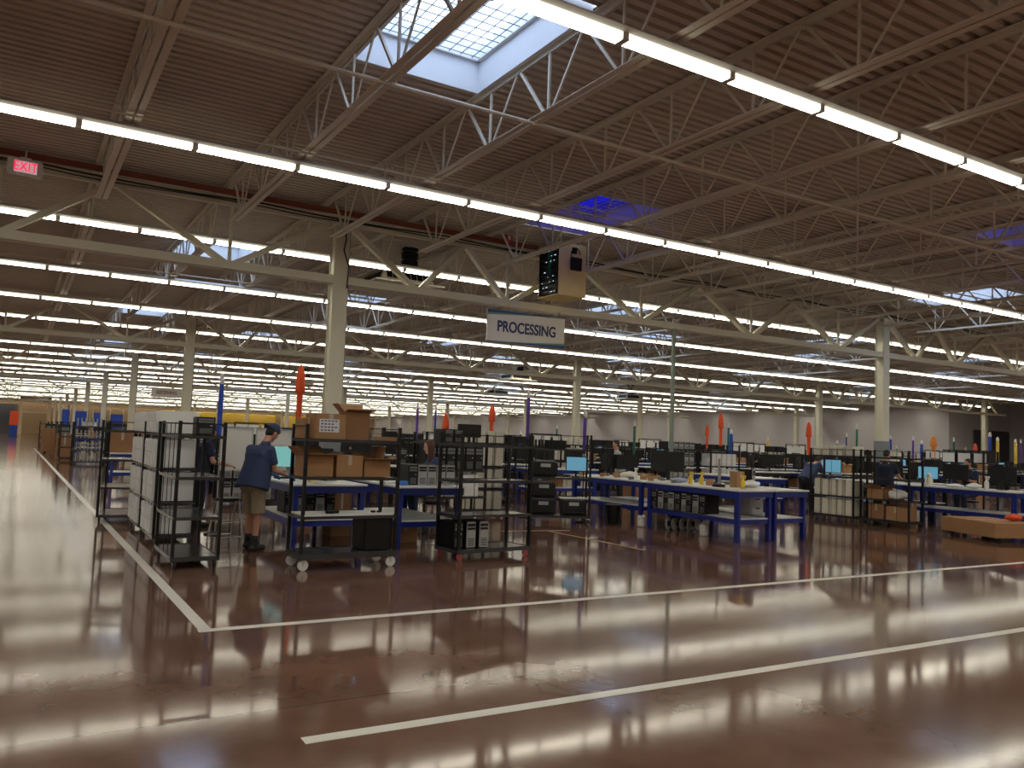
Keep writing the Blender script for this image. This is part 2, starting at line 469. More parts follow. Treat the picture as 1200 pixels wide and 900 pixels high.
# bridging rods and conduit across the joists
for y, z, r, lab in ((7.3, 5.055, .022, 'pale conduit crossing just below the big skylight'), (9.75, 5.055, .016, 'thin bridging rod just before the second light row'),
                     (2.6, 5.055, .018, 'thin bridging rod nearest overhead'), (11.4, 5.74, .012, 'thin upper rod before the nearest girder'),
                     (19.4, 5.055, .016, 'thin bridging rod behind the nearest girder'), (24.8, 5.055, .016, 'thin bridging rod before the second girder'),
                     (34.3, 5.055, .016, 'thin bridging rod behind the second girder')):
    tag(MB().tube([(X0+.1, y, z), (X1-.1, y, z)], r, 8).build('bridging_rod', STEEL), lab, 'rod')
# cables along the girder
c1 = MB()
pts = []
for i in range(60):
    x = -3+i*.5; pts.append((x, 14.33, 5.60-.04*abs(math.sin(x*.9))))
c1.tube(pts, .014, 6); c1.tube([(p[0], p[1]-.03, p[2]-.05-.02*math.sin(p[0]*2)) for p in pts], .01, 6)
tag(c1.build('cable', BLACK), 'pair of black cables strung along the top of the nearest girder', 'cable')
c1 = MB(); c1.tube([(4.95, 14.30, 5.5), (4.99, 14.28, 5.2), (4.96, 14.3, 5.0), (5.06, 14.28, 4.7), (5.05, 14.3, 4.3)], .014, 6)
tag(c1.build('cable', BLACK), 'black cable dropping down beside the top of the nearest column', 'cable')

# skylights
def skylight(kind):
    t = proto('window_1', None)
    if 'category' in t: del t['category']
    t['kind'] = 'structure'
    s = MB(); a, b = SHX, SHY
    for (x0, x1, y0, y1) in ((-a-.02, -a, -b, b), (a, a+.02, -b, b), (-a, a, -b-.02, -b), (-a, a, b, b+.02)): s.box(x0, x1, y0, y1, DECKZ-.03, DECKZ+.62)
    s.build('shaft', SHAFT, t)
    f = MB()
    for (x0, x1, y0, y1) in ((-a, -a+.05, -b, b), (a-.05, a, -b, b), (-a, a, -b, -b+.05), (-a, a, b-.05, b)): f.box(x0, x1, y0, y1, DECKZ+.34, DECKZ+.38)
    f.build('frame', WHITE, t)
    g = MB()
    x = -a+.05
    while x < a: g.box(x-.004, x+.004, -b, b, DECKZ+.36, DECKZ+.368); x += .152
    y = -b+.05
    while y < b: g.box(-a, a, y-.004, y+.004, DECKZ+.352, DECKZ+.36); y += .152
    g.build('grille', MIDG, t)
    d = MB(); d.box(-a, a, -b, b, DECKZ+.58, DECKZ+.62); d.build('glazing', SKYB if kind else SKYG, t)
    return t
P_S, P_SB = skylight(0), skylight(1)
for x, y, k in SKY:
    o = place(P_SB if k else P_S, (x, y, 0)); 

# fluorescent rows
def strip():
    t = proto('light_row', 'light fixture')
    h = MB(); h.prism([(-.058,.050),(.058,.050),(.112,.072),(.112,.080),(.07,.084),(.045,.127),(-.045,.127),(-.07,.084),(-.112,.080),(-.112,.072)], 'x', X0+.3, X1-.4)
    x = .4+1.22*round((X0+.5-.4)/1.22)
    xs = []
    while x < X1-1.8: xs.append(x); x += 1.22
    for x in xs: h.box(x-.03, x+.03, -.06, .06, -.014, .055)
    h.build('housing', FIXT, t)
    c = MB()
    for x in joist_x: c.box(x-.05, x+.05, -.02, .02, .122, .1295)
    c.build('hanger_clips', STEEL, t)
    me = MB().prism([(-.056,.055),(-.056,.015),(-.042,-.012),(.042,-.012),(.056,.015),(.056,.055)], 'x', .035, 1.185).mesh('lens'); me.materials.append(LENSS); me.materials.append(LENS)
    for p_ in me.polygons: p_.material_index = 1 if abs(p_.normal.z) > .9 and p_.center.z < .0 else 0
    for x in xs:
        o = bpy.data.objects.new('lens', me); COL.objects.link(o); o.parent = t; o.location = (x, 0, 0)
    return t
P_L = strip()
sl = ['fluorescent row nearest the camera, crossing the top right of the ceiling', 'long fluorescent row passing in front of the nearest girder and column', 'fluorescent row just behind the nearest column, above the processing sign',
      'fluorescent row passing behind the processing sign', 'second fluorescent row back from behind the processing sign', 'third fluorescent row back from behind the processing sign']
for y in STRIPY:
    k = round((y-5.17)/4.965)
    if 0 <= k < 6: place(P_L, (0, y, 4.95), 0, sl[k])
    elif k < 0: place(P_L, (0, y, 4.95), 0, 'fluorescent row overhead seen only as a glow in the polished floor', 'rows overhead')
    elif k < 12: place(P_L, (0, y, 4.95), 0, 'fluorescent row far back, %s beyond the one behind the processing sign' % ORD[k-4])
    else: place(P_L, (0, y, 4.95), 0, 'distant fluorescent row among many near the horizon', 'distant fluorescent rows')
#PART2
# ------------------------------------------------------------------ things hanging from the roof
t = thing('hanging_sign', (8.98, 14.33, 3.95), 0, 'grey hanging sign lettered PROCESSING under the nearest girder', 'sign')
MB().box(-.95, .95, -.02, .02, -.325, .325).build('sign_board', SIGN, t, bevel=.004)
def band(top):
    a = MB(); b = MB(); N = 16; sg = 1 if top else -1
    def arc(depth, k): return [(-.95+1.9*i/N, (.325-depth*(1-(i/N))**1.6*1.0-.012) if top else -(.325-depth*((i/N))**1.6-.012)) for i in range(N+1)]
    e = arc(.055, 0); g = arc(.10, 0)
    for i in range(N):
        zt = sg*.325
        a.box(0, 0, 0, 0, 0, 0) if 0 else None
        for m_, lo, hi in ((a, e, None), (b, g, e)):
            x0, x1 = lo[i][0], lo[i+1][0]
            p = [(x0, -.0225, lo[i][1]), (x1, -.0225, lo[i+1][1]), (x1, -.0225, zt if hi is None else hi[i+1][1]), (x0, -.0225, zt if hi is None else hi[i][1])]
            q = [(v[0], -.0205, v[2]) for v in p]
            m_.quad(*p); m_.quad(*q[::-1]); m_.quad(p[0], p[3], q[3], q[0]); m_.quad(p[1], p[2], q[2], q[1]); m_.quad(p[0], p[1], q[1], q[0]); m_.quad(p[3], p[2], q[2], q[3])
    a.build('blue_band', SIGNB, t); b.build('green_band', SIGNG, t)
band(True); band(False)
text('PROCESSING', .31, SIGNN, t, (0, -.024, -.01), (R(90), 0, 0), sx=.80)
h = MB()
for x in (-.8, .8): h.tube([(x, 0, .325), (x, 0, .46)], .006, 6)
h.build('hanger_wires', MIDG, t)
t = thing('hanging_sign', (8.7, 59.2, 3.94), 0, 'small far grey sign lettered RECEIVING left of a cream column', 'sign')
MB().box(-.95, .95, -.02, .02, -.325, .325).build('sign_board', SIGN, t)
b = MB(); b.box(-.95, .0, -.024, -.02, .29, .325).box(0, .95, -.024, -.02, -.325, -.29); b.build('blue_band', SIGNB, t)
text('RECEIVING', .31, SIGNR, t, (0, -.024, 0), (R(90), 0, 0), sx=.85)
h = MB()
for x in (-.8, .8): h.tube([(x, 0, .325), (x, 0, .46)], .006, 6)
h.build('hanger_wires', MIDG, t)

t = thing('exit_sign', (-.10, 14.2, 5.46), R(8), 'lit red and white EXIT sign hanging under the black cables, upper left', 'exit sign')
MB().box(-.235, .235, -.035, .035, -.125, .125).build('housing', EXITW, t, bevel=.02)
MB().box(-.15, .15, -.038, -.036, -.085, .085).build('lit_panel', EXITP, t)
text('EXIT', .2, EXITR, t, (0, -.040, -.002), (R(90), 0, 0), ext=.002, sx=.78)
MB().box(-.07, .07, -.03, .03, .125, .15).tube([(0, 0, .15), (0, 0, .26)], .012).build('bracket', EXITW, t)

# equipment enclosure of plywood and network gear
t = thing('equipment_enclosure', (9.04, 13.3, 4.56), 0, 'open sided plywood box of network gear hanging beside the processing sign', 'equipment box')
m = MB(); m.box(0, .67, 0, .02, 0, 1.06).box(.65, .67, .02, .76, 0, 1.06).box(0, .67, .02, .76, 0, .025).box(.02, .65, .02, .76, 1.035, 1.06).box(.02, .65, .74, .76, .025, 1.035)
m.build('plywood_case', PLY, t, bevel=.003)
g = MB()
for k in range(9): g.box(.035, .6, .06, .7, .06+k*.105, .145+k*.105)
g.build('network_gear', DARK, t, bevel=.004)
g = MB(); g.box(.0, .03, .06, .10, .05, 1.0).box(.0, .03, .68, .72, .05, 1.0); g.build('rack_rails', BLACK, t)
l = MB(); rnd = random.Random(3)
for k in range(26): y_, z_ = .1+rnd.random()*.56, .09+.105*rnd.randrange(9); l.box(.03, .0345, y_, y_+.012, z_, z_+.012)
l.build('indicator_lights', LED, t)
c = MB()
for k in range(4): c.tube([(.02, .25+.04*k, .95), (-.02, .22+.05*k, .8), (.0, .3+.03*k, .6), (-.025, .26+.04*k, .42), (.02, .24, .3)], .008, 6)
c.build('green_cables', PCB, t)
MB().box(.27, .52, -.06, 0, .52, .78).build('power_box', DARK, t, bevel=.008)
MB().box(.30, .40, -.05, 0, .86, .98).build('plug_box', DARK, t, bevel=.006)
cc = MB(); cc.tube([(.35+.11*math.cos(a)+.03, -.03, .85+.13*math.sin(a)) for a in [i*.45 for i in range(13)]], .009, 6)
cc.build('cable_loop', DARK, t)
cc = MB()
for x, y in ((.1, .1), (.57, .1), (.1, .66), (.57, .66)): cc.tube([(x, y, 1.06), (x, y, 1.24)], .008, 6)
cc.build('hanger_rods', STEEL, t)

# ceiling air diffusers
def diffuser():
    t = proto('air_diffuser', 'air diffuser')
    m = MB(); a, b = .62, .5
    n = len(m.v)
    m.v += [(-a,-a,0),(a,-a,0),(a,a,0),(-a,a,0),(-b,-b,.3),(b,-b,.3),(b,b,.3),(-b,b,.3)]
    m.f += [tuple(n+i for i in q) for q in ((0,3,2,1),(4,5,6,7),(0,1,5,4),(1,2,6,5),(2,3,7,6),(3,0,4,7))]
    m.build('body', CREAM, t, bevel=.01)
    MB().box(-.80, .80, -.80, .80, -.05, -.02).build('bottom_plate', CREAM, t, bevel=.006)
    s = MB()
    for k in range(7):
        x = -.42+.14*k
        for rz in range(4):
            T = Matrix.Rotation(rz*math.pi/2, 4, 'Z') @ Matrix.Translation((0, -.565, .15)) @ Matrix.Rotation(R(-21.8), 4, 'X')
            s.box(x-.055, x+.055, -.015, .006, -.09, .09, T)
    s.build('vent_slots', BLACK, t)
    d = MB()
    for k in range(4): d.lathe([(.16, k*.18), (.19, k*.18+.02), (.19, k*.18+.14), (.16, k*.18+.16)], (.32, .1, .3), 20)
    d.build('flexible_duct', BLACK, t)
    d = MB()
    for x, y in ((-.55,-.55),(.55,-.55),(.55,.55),(-.55,.55)): d.tube([(x,y,-.02),(x,y,1.08)], .008, 6)
    d.build('hanger_rods', CREAM, t)
    return t
P_D = diffuser()
place(P_D, (7.0, 16.6, 4.92), 0, 'square cream air diffuser with black vent slots behind the nearest girder')
for x, y in ((22.0, 36.0), (28.5, 49.0), (15.7, 52.0), (36.0, 44.0)):
    place(P_D, (x, y, 4.74), 0, 'distant square air diffuser hanging below the light rows', 'distant diffusers')
t = thing('fire_strobe', (8.25, 14.0, 5.70), 0, 'small red and white fire strobe at the roof left of the plywood box', 'fire alarm')
MB().box(-.09, .09, -.05, .05, -.07, .05).build('body', REDF, t, bevel=.01)
MB().box(-.04, .04, -.07, -.05, -.05, .03).build('lamp', WHITE, t, bevel=.01)
MB().tube([(0, 0, .05), (0, 0, .13)], .012).build('stem', STEEL, t)
for x, y, l in ((2.2, 6.1, 'small dark sprinkler head under the deck, top left'), (2.05, 18.3, 'small dark sprinkler head beyond the girder left of the tall column')):
    t = thing('sprinkler_head', (x, y, 5.79), 0, l, 'sprinkler')
    MB().lathe([(.035, 0), (.035, -.03), (.014, -.035), (.014, -.075)], n=12).build('body', DARK, t)
    MB().lathe([(.03, -.08), (.03, -.085)], n=12).build('deflector', CHROME, t)
t = thing('power_pole', (13.2, 14.5, 0), 0, 'slim grey green power pole rising behind the long blue benches to the girder', 'power pole')
MB().box(-.035, .035, -.035, .035, 0, 4.398).build('pole', mat('pole_green', (.26, .31, .28), .4), t)
MB().box(-.05, .05, -.045, .045, 1.2, 1.5).build('outlet_box', MIDG, t, bevel=.004)

# ------------------------------------------------------------------ prototypes of the furniture
SHEET = mat('shelf_sheet', (.055, .055, .06), .2, .3)
def cart_proto(L, W, zs, top, tray=.02, wheel=RUB, rods=3, wd=.10):
    t = proto('rolling_cart', 'cart')
    hx, hy = L/2-.02, W/2-.02
    for sx in (-1, 1):
        for sy_ in (-1, 1):
            MB().box(sx*hx-.019, sx*hx+.019, sy_*hy-.019, sy_*hy+.019, wd+.03, top).build('post', BLACK, t)
            w_ = MB(); x, y = sx*(hx-.04), sy_*(hy-.03)
            w_.box(x-.03, x+.03, y-.025, y+.025, wd+.005, wd+.03); w_.box(x-.008, x+.0, y-.022, y-.018, wd/2-.01, wd+.005); w_.box(x-.008, x+.0, y+.018, y+.022, wd/2-.01, wd+.005)
            c = w_.build('caster', CHROME, t)
            MB().tube([(x, y-.014, wd/2), (x, y+.014, wd/2)], wd/2, 14).build('wheel', wheel, c)
    for i, z in enumerate(zs):
        th = tray if i == 0 else .03
        s = MB(); s.box(-L/2, L/2, -W/2, W/2, z-.004, z)
        for a in ((-L/2, L/2, -W/2, -W/2+.012), (-L/2, L/2, W/2-.012, W/2), (-L/2, -L/2+.012, -W/2, W/2), (L/2-.012, L/2, -W/2, W/2)): s.box(*a, z-th, z+.006)
        s.build('base_tray' if i == 0 else 'shelf', SHEET if i else SHEET, t)
    r = MB(); z = top-.03
    r.box(-L/2, L/2, W/2-.02, W/2-.005, z, z+.012); r.box(-L/2, -L/2+.012, -W/2, W/2, z, z+.012); r.box(L/2-.012, L/2, -W/2, W/2, z, z+.012)
    r.build('top_rail', BLACK, t)
    if rods:
        r = MB()
        for k in range(rods):
            x = -L/2+L*(k+1)/(rods+1); r.tube([(x, W/2-.012, zs[0]), (x, W/2-.012, top-.02)], .005, 6)
        r.build('back_rods', BLACK, t)
    return t
ZS = [.14, .60, 1.07, 1.56]
P_CART = cart_proto(1.25, .55, ZS, 1.73, .045)
P_CART2 = cart_proto(1.25, .55, [.2, .64, 1.11, 1.57], 1.75, .07, WHITE, 0, .13)
P_CART3 = cart_proto(1.25, .58, ZS, 1.72, .05, PINK, 3)
P_CART4 = cart_proto(1.25, .55, [.16, .92, 1.5], 1.8, .04)

def bench_proto(L, W, H_=.92, two=True):
    t = proto('work_bench', 'workbench')
    MB().box(-L/2, L/2, -W/2, W/2, H_-.03, H_).build('table_top', LAM, t, bevel=.006)
    f = MB()
    for y in (-W/2+.03, W/2-.03): f.box(-L/2+.03, L/2-.03, y-.02, y+.02, H_-.13, H_-.03)
    for x in (-L/2+.05, L/2-.05): f.box(x-.02, x+.02, -W/2+.03, W/2-.03, H_-.13, H_-.03)
    f.build('apron', BLUE, t)
    for x in (-L/2+.1, L/2-.1):
        for y in (-W/2+.06, W/2-.06):
            MB().box(x-.05, x+.05, y-.035, y+.035, 0, H_-.03).build('leg', BLUE, t, bevel=.006)
    MB().box(-L/2+.06, L/2-.06, -W/2+.1, W/2-.1, .40, .42).build('lower_shelf', LAM, t, bevel=.004)
    g = MB(); g.box(-L/2+.1, L/2-.1, -W/2+.03, -W/2+.07, .32, .40).box(-L/2+.1, L/2-.1, W/2-.07, W/2-.03, .32, .40)
    for x in (-L/2+.1, L/2-.1): g.box(x-.03, x+.03, -W/2+.06, W/2-.06, .32, .40)
    g.build('shelf_rails', BLUE, t)
    return t
P_BL = bench_proto(2.5, .9)
P_BS = bench_proto(2.2, 1.1)
P_DB2 = bench_proto(2.2, .8)
for o in P_DB2.children:
    if o.name.split('.')[0] in ('apron', 'leg', 'shelf_rails'): o.data.materials.clear(); o.data.materials.append(BLACK)

def tower_proto(body, front, trim, nm='computer_tower'):
    t = proto(nm, 'computer')
    MB().box(-.09, .09, -.20, .22, 0, .42).build('case', body, t, bevel=.006)
    MB().box(-.088, .088, -.225, -.20, .003, .417).build('front_panel', front, t, bevel=.008)
    d = MB(); d.box(-.074, .074, -.229, -.225, .34, .385).box(-.074, .074, -.229, -.225, .285, .325); d.build('drive_bays', trim, t)
    d = MB(); d.lathe([(.012, 0), (.012, .004)], n=12); T = Matrix.Translation((.05, -.225, .22)) @ Matrix.Rotation(R(90), 4, 'X'); d.v = [tuple(T @ Vector(v)) for v in d.v]; d.build('power_button', SILV, t)
    d = MB()
    for k in range(6): d.box(-.06, .06, -.227, -.225, .03+.022*k, .04+.022*k)
    d.build('grille', trim, t)
    return t
P_TW = tower_proto(CASEW, CASEW, CASEW); P_TB = tower_proto(BLACK, DARK, MIDG); P_TS = tower_proto(DARK, SILV, DARK); P_TC = tower_proto(BEIGE, BEIGE, BEIGE)

def monitor_proto(scr, body=DARK, w_=.54, h_=.34, nm='monitor'):
    t = proto(nm, 'monitor')
    b = MB(); b.lathe([(.11, 0), (.11, .008), (.03, .014)], n=20); b.build('base', body, t)
    MB().box(-.025, .025, .02, .045, .01, .30).build('stand', body, t, bevel=.004)
    MB().box(-w_/2, w_/2, -.02, .02, .14, .14+h_).build('shell', body, t, bevel=.008)
    MB().box(-w_/2+.018, w_/2-.018, -.0225, -.0195, .158, .122+h_).build('screen', scr, t)
    MB().box(-.11, .11, .02, .04, .22, .38).build('rear_cover', body, t, bevel=.008)
    return t
P_MT = monitor_proto(TEAL, SILV, .5, .36); P_MC = monitor_proto(CYAN); P_MO = monitor_proto(OFFS); P_MW = monitor_proto(OFFS, BEIGE)

def box_proto(w_, d_, h_, m=CARD, open_=0, tape_=1):
    t = proto('cardboard_box', 'box')
    if open_:
        b = MB(); e = .006
        b.box(-w_/2, w_/2, -d_/2, d_/2, 0, e).box(-w_/2, w_/2, -d_/2, -d_/2+e, e, h_).box(-w_/2, w_/2, d_/2-e, d_/2, e, h_).box(-w_/2, -w_/2+e, -d_/2, d_/2, e, h_).box(w_/2-e, w_/2, -d_/2, d_/2, e, h_)
        b.build('carton', m, t)
        for k, (dx, dy, rx, ry) in enumerate(((0, -1, -1, 0), (0, 1, 1, 0), (-1, 0, 0, 1), (1, 0, 0, -1))):
            ang = (.5, 1.1, .8, .35)[k]
            L_ = d_/2 if k < 2 else w_/2
            f = MB()
            if k < 2:
                f.box(-w_/2, w_/2, 0, L_*.95, 0, .005, Matrix.Translation((0, dy*d_/2, h_)) @ Matrix.Rotation(0 if dy > 0 else math.pi, 4, 'Z') @ Matrix.Rotation(ang-.3, 4, 'X'))
            else:
                f.box(-d_/2, d_/2, 0, L_*.8, 0, .005, Matrix.Translation((dx*w_/2, 0, h_)) @ Matrix.Rotation(-dx*math.pi/2, 4, 'Z') @ Matrix.Rotation(ang, 4, 'X'))
            f.build('flap', m, t)
    else:
        MB().box(-w_/2, w_/2, -d_/2, d_/2, 0, h_).build('carton', m, t, bevel=.004)
        if tape_: MB().box(-.03, .03, -d_/2-.001, d_/2+.001, h_*.55, h_+.001).build('packing_tape', TAPE, t)
    return t
P_B1 = box_proto(.42, .34, .28); P_B2 = box_proto(.40, .34, .26, CARD, 1); P_B3 = box_proto(.55, .42, .45, CARD2); P_B4 = box_proto(.30, .25, .30, CARD2, 1)

def marker_proto(m, thick, fuzzy=0, tip=WHITE):
    t = proto('marker_pole', 'marker pole')
    MB().lathe([(.14, 0), (.14, .012), (.02, .03)], n=20).build('foot', DARK, t)
    MB().tube([(0,0,.02), (0,0,1.0)], .012, 8).build('pole', DARK, t)
    s = MB()
    pr = [(thick*.9, .98)]
    for k in range(8): pr.append((thick*(1+(.12 if k % 2 else 0)), 1.0+.04*k))
    pr.append((thick, 1.5 if not fuzzy else 1.32))
    if fuzzy: pr += [(thick*1.9, 1.335), (thick*1.8, 1.40), (thick*1.5, 1.52), (thick*.9, 1.60), (.012, 1.63)]
    s.lathe(pr, n=14).build('foam_sleeve', m, t, smooth=True)
    if not fuzzy: MB().lathe([(thick*.8, 1.5), (thick*1.1, 1.53), (thick*.9, 1.58), (.01, 1.62)], n=12).build('tip', tip, t)
    return t
MK = {'blue foam': marker_proto(BLUF, .036), 'orange': marker_proto(ORNG, .05, 1), 'red': marker_proto(ORNG, .05, 1), 'purple': marker_proto(PURP, .035), 'navy': marker_proto(BLUF, .03),
      'green': marker_proto(GREN, .03), 'teal': marker_proto(TEALF, .035), 'blue': marker_proto(BLUF, .06), 'yellow': marker_proto(YELL, .05), 'amber': marker_proto(AMBR, .075, 1), 'grey': marker_proto(GREYP, .04)}
mlab = {0: 'bright blue foam sleeved pole left of the man in a cap', 1: 'orange pole with flared foam top left of the nearest column', 2: 'purple pole behind the seated long haired worker', 3: 'thin navy pole just left of the leftmost fluffy orange top',
        4: 'orange flared pole left of the black tower rack', 5: 'orange flared pole right behind the black tower rack', 6: 'short far navy pole left of the tall purple one', 7: 'tall purple pole above the cart of white towers', 8: 'thin green pole behind the dark printer cart',
        9: 'thin dark purple pole at the near left end of the long benches', 10: 'thin green pole at the middle of the long blue benches', 11: 'dim orange pole left of the tall bright orange one beyond the benches', 12: 'tall bright orange flared pole beyond the long blue benches',
        13: 'teal pole just right of the tall orange one', 14: 'blue pole tucked behind the teal one', 15: 'short yellow pole alone before the grey wall', 16: 'orange flared pole left of the cart of beige cases', 17: 'short grey pole behind the beige cases', 18: 'navy pole with white tip above the beige cases',
        19: 'tall green pole with white tip left of the footed column', 20: 'blue pole just right of the footed column', 21: 'short green pole right of the footed column', 22: 'purple pole behind the standing worker', 23: 'short blue pole between the purple and amber ones',
        24: 'amber flared pole at the right of the hall', 25: 'dark green pole before the wall corner', 26: 'short purple pole right of the wall corner', 27: 'red orange pole before the right hand column', 28: 'thick blue pole in front of the dark doorway', 29: 'yellow pole beside the thick blue one', 30: 'yellow pole near the right edge of the view', 31: 'purple pole at the far right edge of the view'}
for i, (n_, x, y, z) in enumerate((('blue foam',2.79,13.5,2.55), ('orange',4.56,15.2,2.90), ('purple',10.12,22,2.68), ('navy',11.68,24,2.70), ('orange',10.05,20,2.29), ('orange',11.49,20,2.60), ('navy',18.68,30,2.05), ('purple',9.52,15,2.78), ('green',16.46,24,2.26), ('purple',10.24,13.9,2.34), ('green',13.58,16.3,2.28), ('orange',25.72,26,2.61), ('red',20.41,20,2.79), ('teal',20.78,20,2.51), ('blue',23.00,22,2.35), ('yellow',31.80,28,2.26), ('red',21.14,17,2.53), ('grey',31.76,24,2.17), ('navy',29.71,22,2.46), ('green',21.14,15.3,2.51), ('blue',29.70,20,2.39), ('green',36.17,24,2.06), ('purple',29.66,19,2.37), ('blue',34.98,22,2.31), ('amber',32.63,20,2.45), ('green',28.99,17,2.34), ('purple',33.25,19,2.04), ('red',35.72,20,2.22), ('blue',33.18,18,2.67), ('yellow',31.86,17,2.44), ('yellow',31.18,16,2.37), ('purple',33.50,17,2.43))):
    place(MK[n_], (x, y, 0), 0, mlab[i], scale=(1, 1, z/1.62))
# ------------------------------------------------------------------ carts in the foreground
place(P_CART, (1.93, 10.83, 0), R(90), 'empty black shelf cart nearest the left tape line, end on')
place(P_CART, (2.02, 12.98, 0), R(90), 'black shelf cart loaded with white computer cases by the left tape line')
place(P_CART, (2.02, 14.42, 0), R(90), 'second black cart of white cases, behind the first by the tape line')
place(P_CART, (1.66, 15.95, 0), R(80), 'empty black shelf cart furthest left, standing on the tape line')
place(P_CART2, (3.62, 9.95, 0), R(1), 'black cart of cardboard boxes with large white casters beside the man in a cap')
place(P_CART3, (5.80, 10.20, 0), R(6), 'empty black shelf cart with red casters in front of the seated woman')
place(P_CART, (6.78, 13.25, 0), 0, 'black cart of black and silver computer towers behind the red castered cart')
place(P_CART, (8.67, 15.6, 0), R(-8), 'black cart stacked with white towers behind the tall purple pole')
place(P_CART4, (9.62, 13.9, 0), R(-28), 'black cart of dark printers left of the long blue benches')
place(P_CART, (17.2, 12.95, 0), R(90), 'black cart stacked with beige cases in front of the bending worker')
place(P_CART, (17.35, 11.65, 0), R(90), 'black cart holding open cardboard boxes beside the standing worker')
# white cases on the two carts by the tape
def towers(proto_, n_, x, y, z, dx, dy, rz, label, group, sc=None, jit=.006):
    for k in range(n_):
        place(proto_, (x+dx*k+random.uniform(-jit, jit), y+dy*k, z), rz, label, group, sc)
lv = ['bottom', 'second', 'third', 'top']
for j, z in enumerate(ZS):
    s = (1, 1.3, .95) if j < 3 else (1, 1.3, .74)
    towers(P_TW, 5, 2.02, 12.56, z+.007, 0, .21, R(-90), 'white computer case on the %s shelf of the loaded cart by the tape' % lv[j], 'white cases, %s shelf, front cart' % lv[j], s)
    towers(P_TW, 6, 2.02, 13.93, z+.007, 0, .195, R(-90), 'white computer case on the %s shelf of the rear white case cart' % lv[j], 'white cases, %s shelf, rear cart' % lv[j], s)
# black monitor shell hung at the right of the first cart: tall dark unit on top shelf
place(P_TB, (2.14, 11.28, 1.567), R(0), 'black computer tower on the top shelf of the nearest left cart', scale=(1.3, .6, .55))

# cart of boxes
place(P_B1, (3.33, 9.95, 1.577), R(4), 'taped cardboard box with a printed label, left on the top shelf of the box cart', scale=(.95, 1, 1.1))
MB().box(-.13, .13, -.003, 0, -.08, .08).build('label', PAPER, None, (3.32, 9.776, 1.74), R(4))
tag(bpy.data.objects['label'], 'white printed shipping label stuck on the top left cardboard box', 'label')
lk = MB()
for r_ in range(4):
    for k in range(5-(r_ % 2)): lk.box(-.11+.045*k, -.11+.045*k+.03, -.0045, -.003, .05-.038*r_, .05-.038*r_+.016)
lk.build('print', INK, bpy.data.objects['label'])
place(P_B4, (3.70, 9.95, 1.577), R(-3), 'tall open dark cardboard box in the middle of the top shelf', scale=(1.1, 1, 1.15))
place(P_B1, (3.08, 10.02, 1.577), R(10), 'narrow cardboard box at the left end of the top shelf', scale=(.28, .7, .9))
t = thing('tape_roll_stack', (3.98, 9.93, 1.577), 0, 'stack of tan tape rolls right of the tall open box on the top shelf', 'tape rolls')
for k in range(3): MB().lathe([(.05, .045*k), (.085, .045*k), (.085, .045*k+.04), (.05, .045*k+.04)], n=22).build('roll', TAPE, t)
tg = tag(MB().box(-.17, .17, -.2, .2, 0, .05).build('cardboard_tray', CARD, None, (4.10, 9.80, 1.577), 0, bevel=.006), 'low orange cardboard tray at the right end of the top shelf', 'tray')
tg.location = (4.10, 10.02, 1.577); tg.scale = (.9, .9, 1)
place(P_B2, (3.20, 9.93, 1.117), R(3), 'open cardboard box at the left of the second shelf of the box cart', scale=(.92, 1, .95))
place(P_B1, (3.61, 9.93, 1.117), R(-2), 'cardboard box sealed with grey tape in the middle of the second shelf', scale=(.8, 1, .95))
place(P_B2, (3.98, 9.93, 1.117), R(-4), 'open cardboard box at the right of the second shelf of the box cart', scale=(.85, 1, .8))
t = thing('brown_tub', (4.08, 10.02, 1.335), 0, 'round brown tub standing on the right hand box of the second shelf', 'tub')
MB().lathe([(.075, .0), (.085, .15), (.09, .16)], n=20).build('body', CARD2, t); MB().lathe([(.092, .16), (.092, .175)], n=20).build('lid', TAPE, t)
t = thing('foam_board', (3.60, 9.92, .647), R(2), 'white foam board lying on the third shelf of the box cart', 'board')
MB().box(-.58, .58, -.25, .24, 0, .02).build('board', WHITE, t, bevel=.004)
t = thing('black_device', (3.42, 9.80, .668), R(15), 'small black handheld device on the white foam board', 'device')
MB().box(-.09, .09, -.03, .03, 0, .035).build('body', BLACK, t, bevel=.01); MB().box(-.03, .03, -.06, -.03, .005, .03).build('grip', DARK, t, bevel=.006)
for x, l in ((3.98, 'small black adapter at the right of the white foam board'), (4.06, 'second small black adapter at the right end of the foam board')):
    o = MB().box(-.03, .03, -.02, .02, 0, .022).build('adapter', BLACK, None, (x, 9.86, .668), R(20), bevel=.005); tag(o, l, 'adapter')
o = MB().box(-.19, .19, -.22, .22, 0, .42).build('plastic_tote', BLACK, None, (4.02, 9.97, .207), 0, bevel=.015); tag(o, 'black plastic tote on the base tray of the box cart', 'tote')

# towers on the red castered cart and the one behind
for k, (p_, dx) in enumerate(((P_TB, 5.36), (P_TS, 5.56), (P_TS, 5.76))):
    place(p_, (dx-.08, 10.22, .147), R(6), ('black computer tower at the left of the bottom tray, red castered cart', 'silver fronted computer tower in the middle of the bottom tray, red castered cart', 'rightmost silver fronted tower on the bottom tray, red castered cart')[k], scale=(.85, .9, .85))
towers(P_TB, 6, 6.30, 13.25, 1.077, .19, 0, 0, 'black computer tower on the third shelf of the black tower cart', 'black towers on the third shelf')
towers(P_TS, 3, 6.28, 13.22, .607, .19, 0, 0, 'silver fronted tower on the second shelf of the black tower cart', 'silver towers on the second shelf', (1, 1, .9))
place(P_TW, (7.08, 13.25, .607), 0, 'light grey case at the right of the second shelf of the black tower cart', scale=(2, 1, .95))
place(P_MO, (7.12, 13.2, 1.567), R(160), 'black monitor on top of the black tower cart', scale=(.8, 1, .7))
towers(P_TB, 2, 6.62, 13.25, 1.567, .2, 0, 0, 'black tower on the top shelf of the black tower cart', 'black towers on the top shelf', (1, 1, .55))
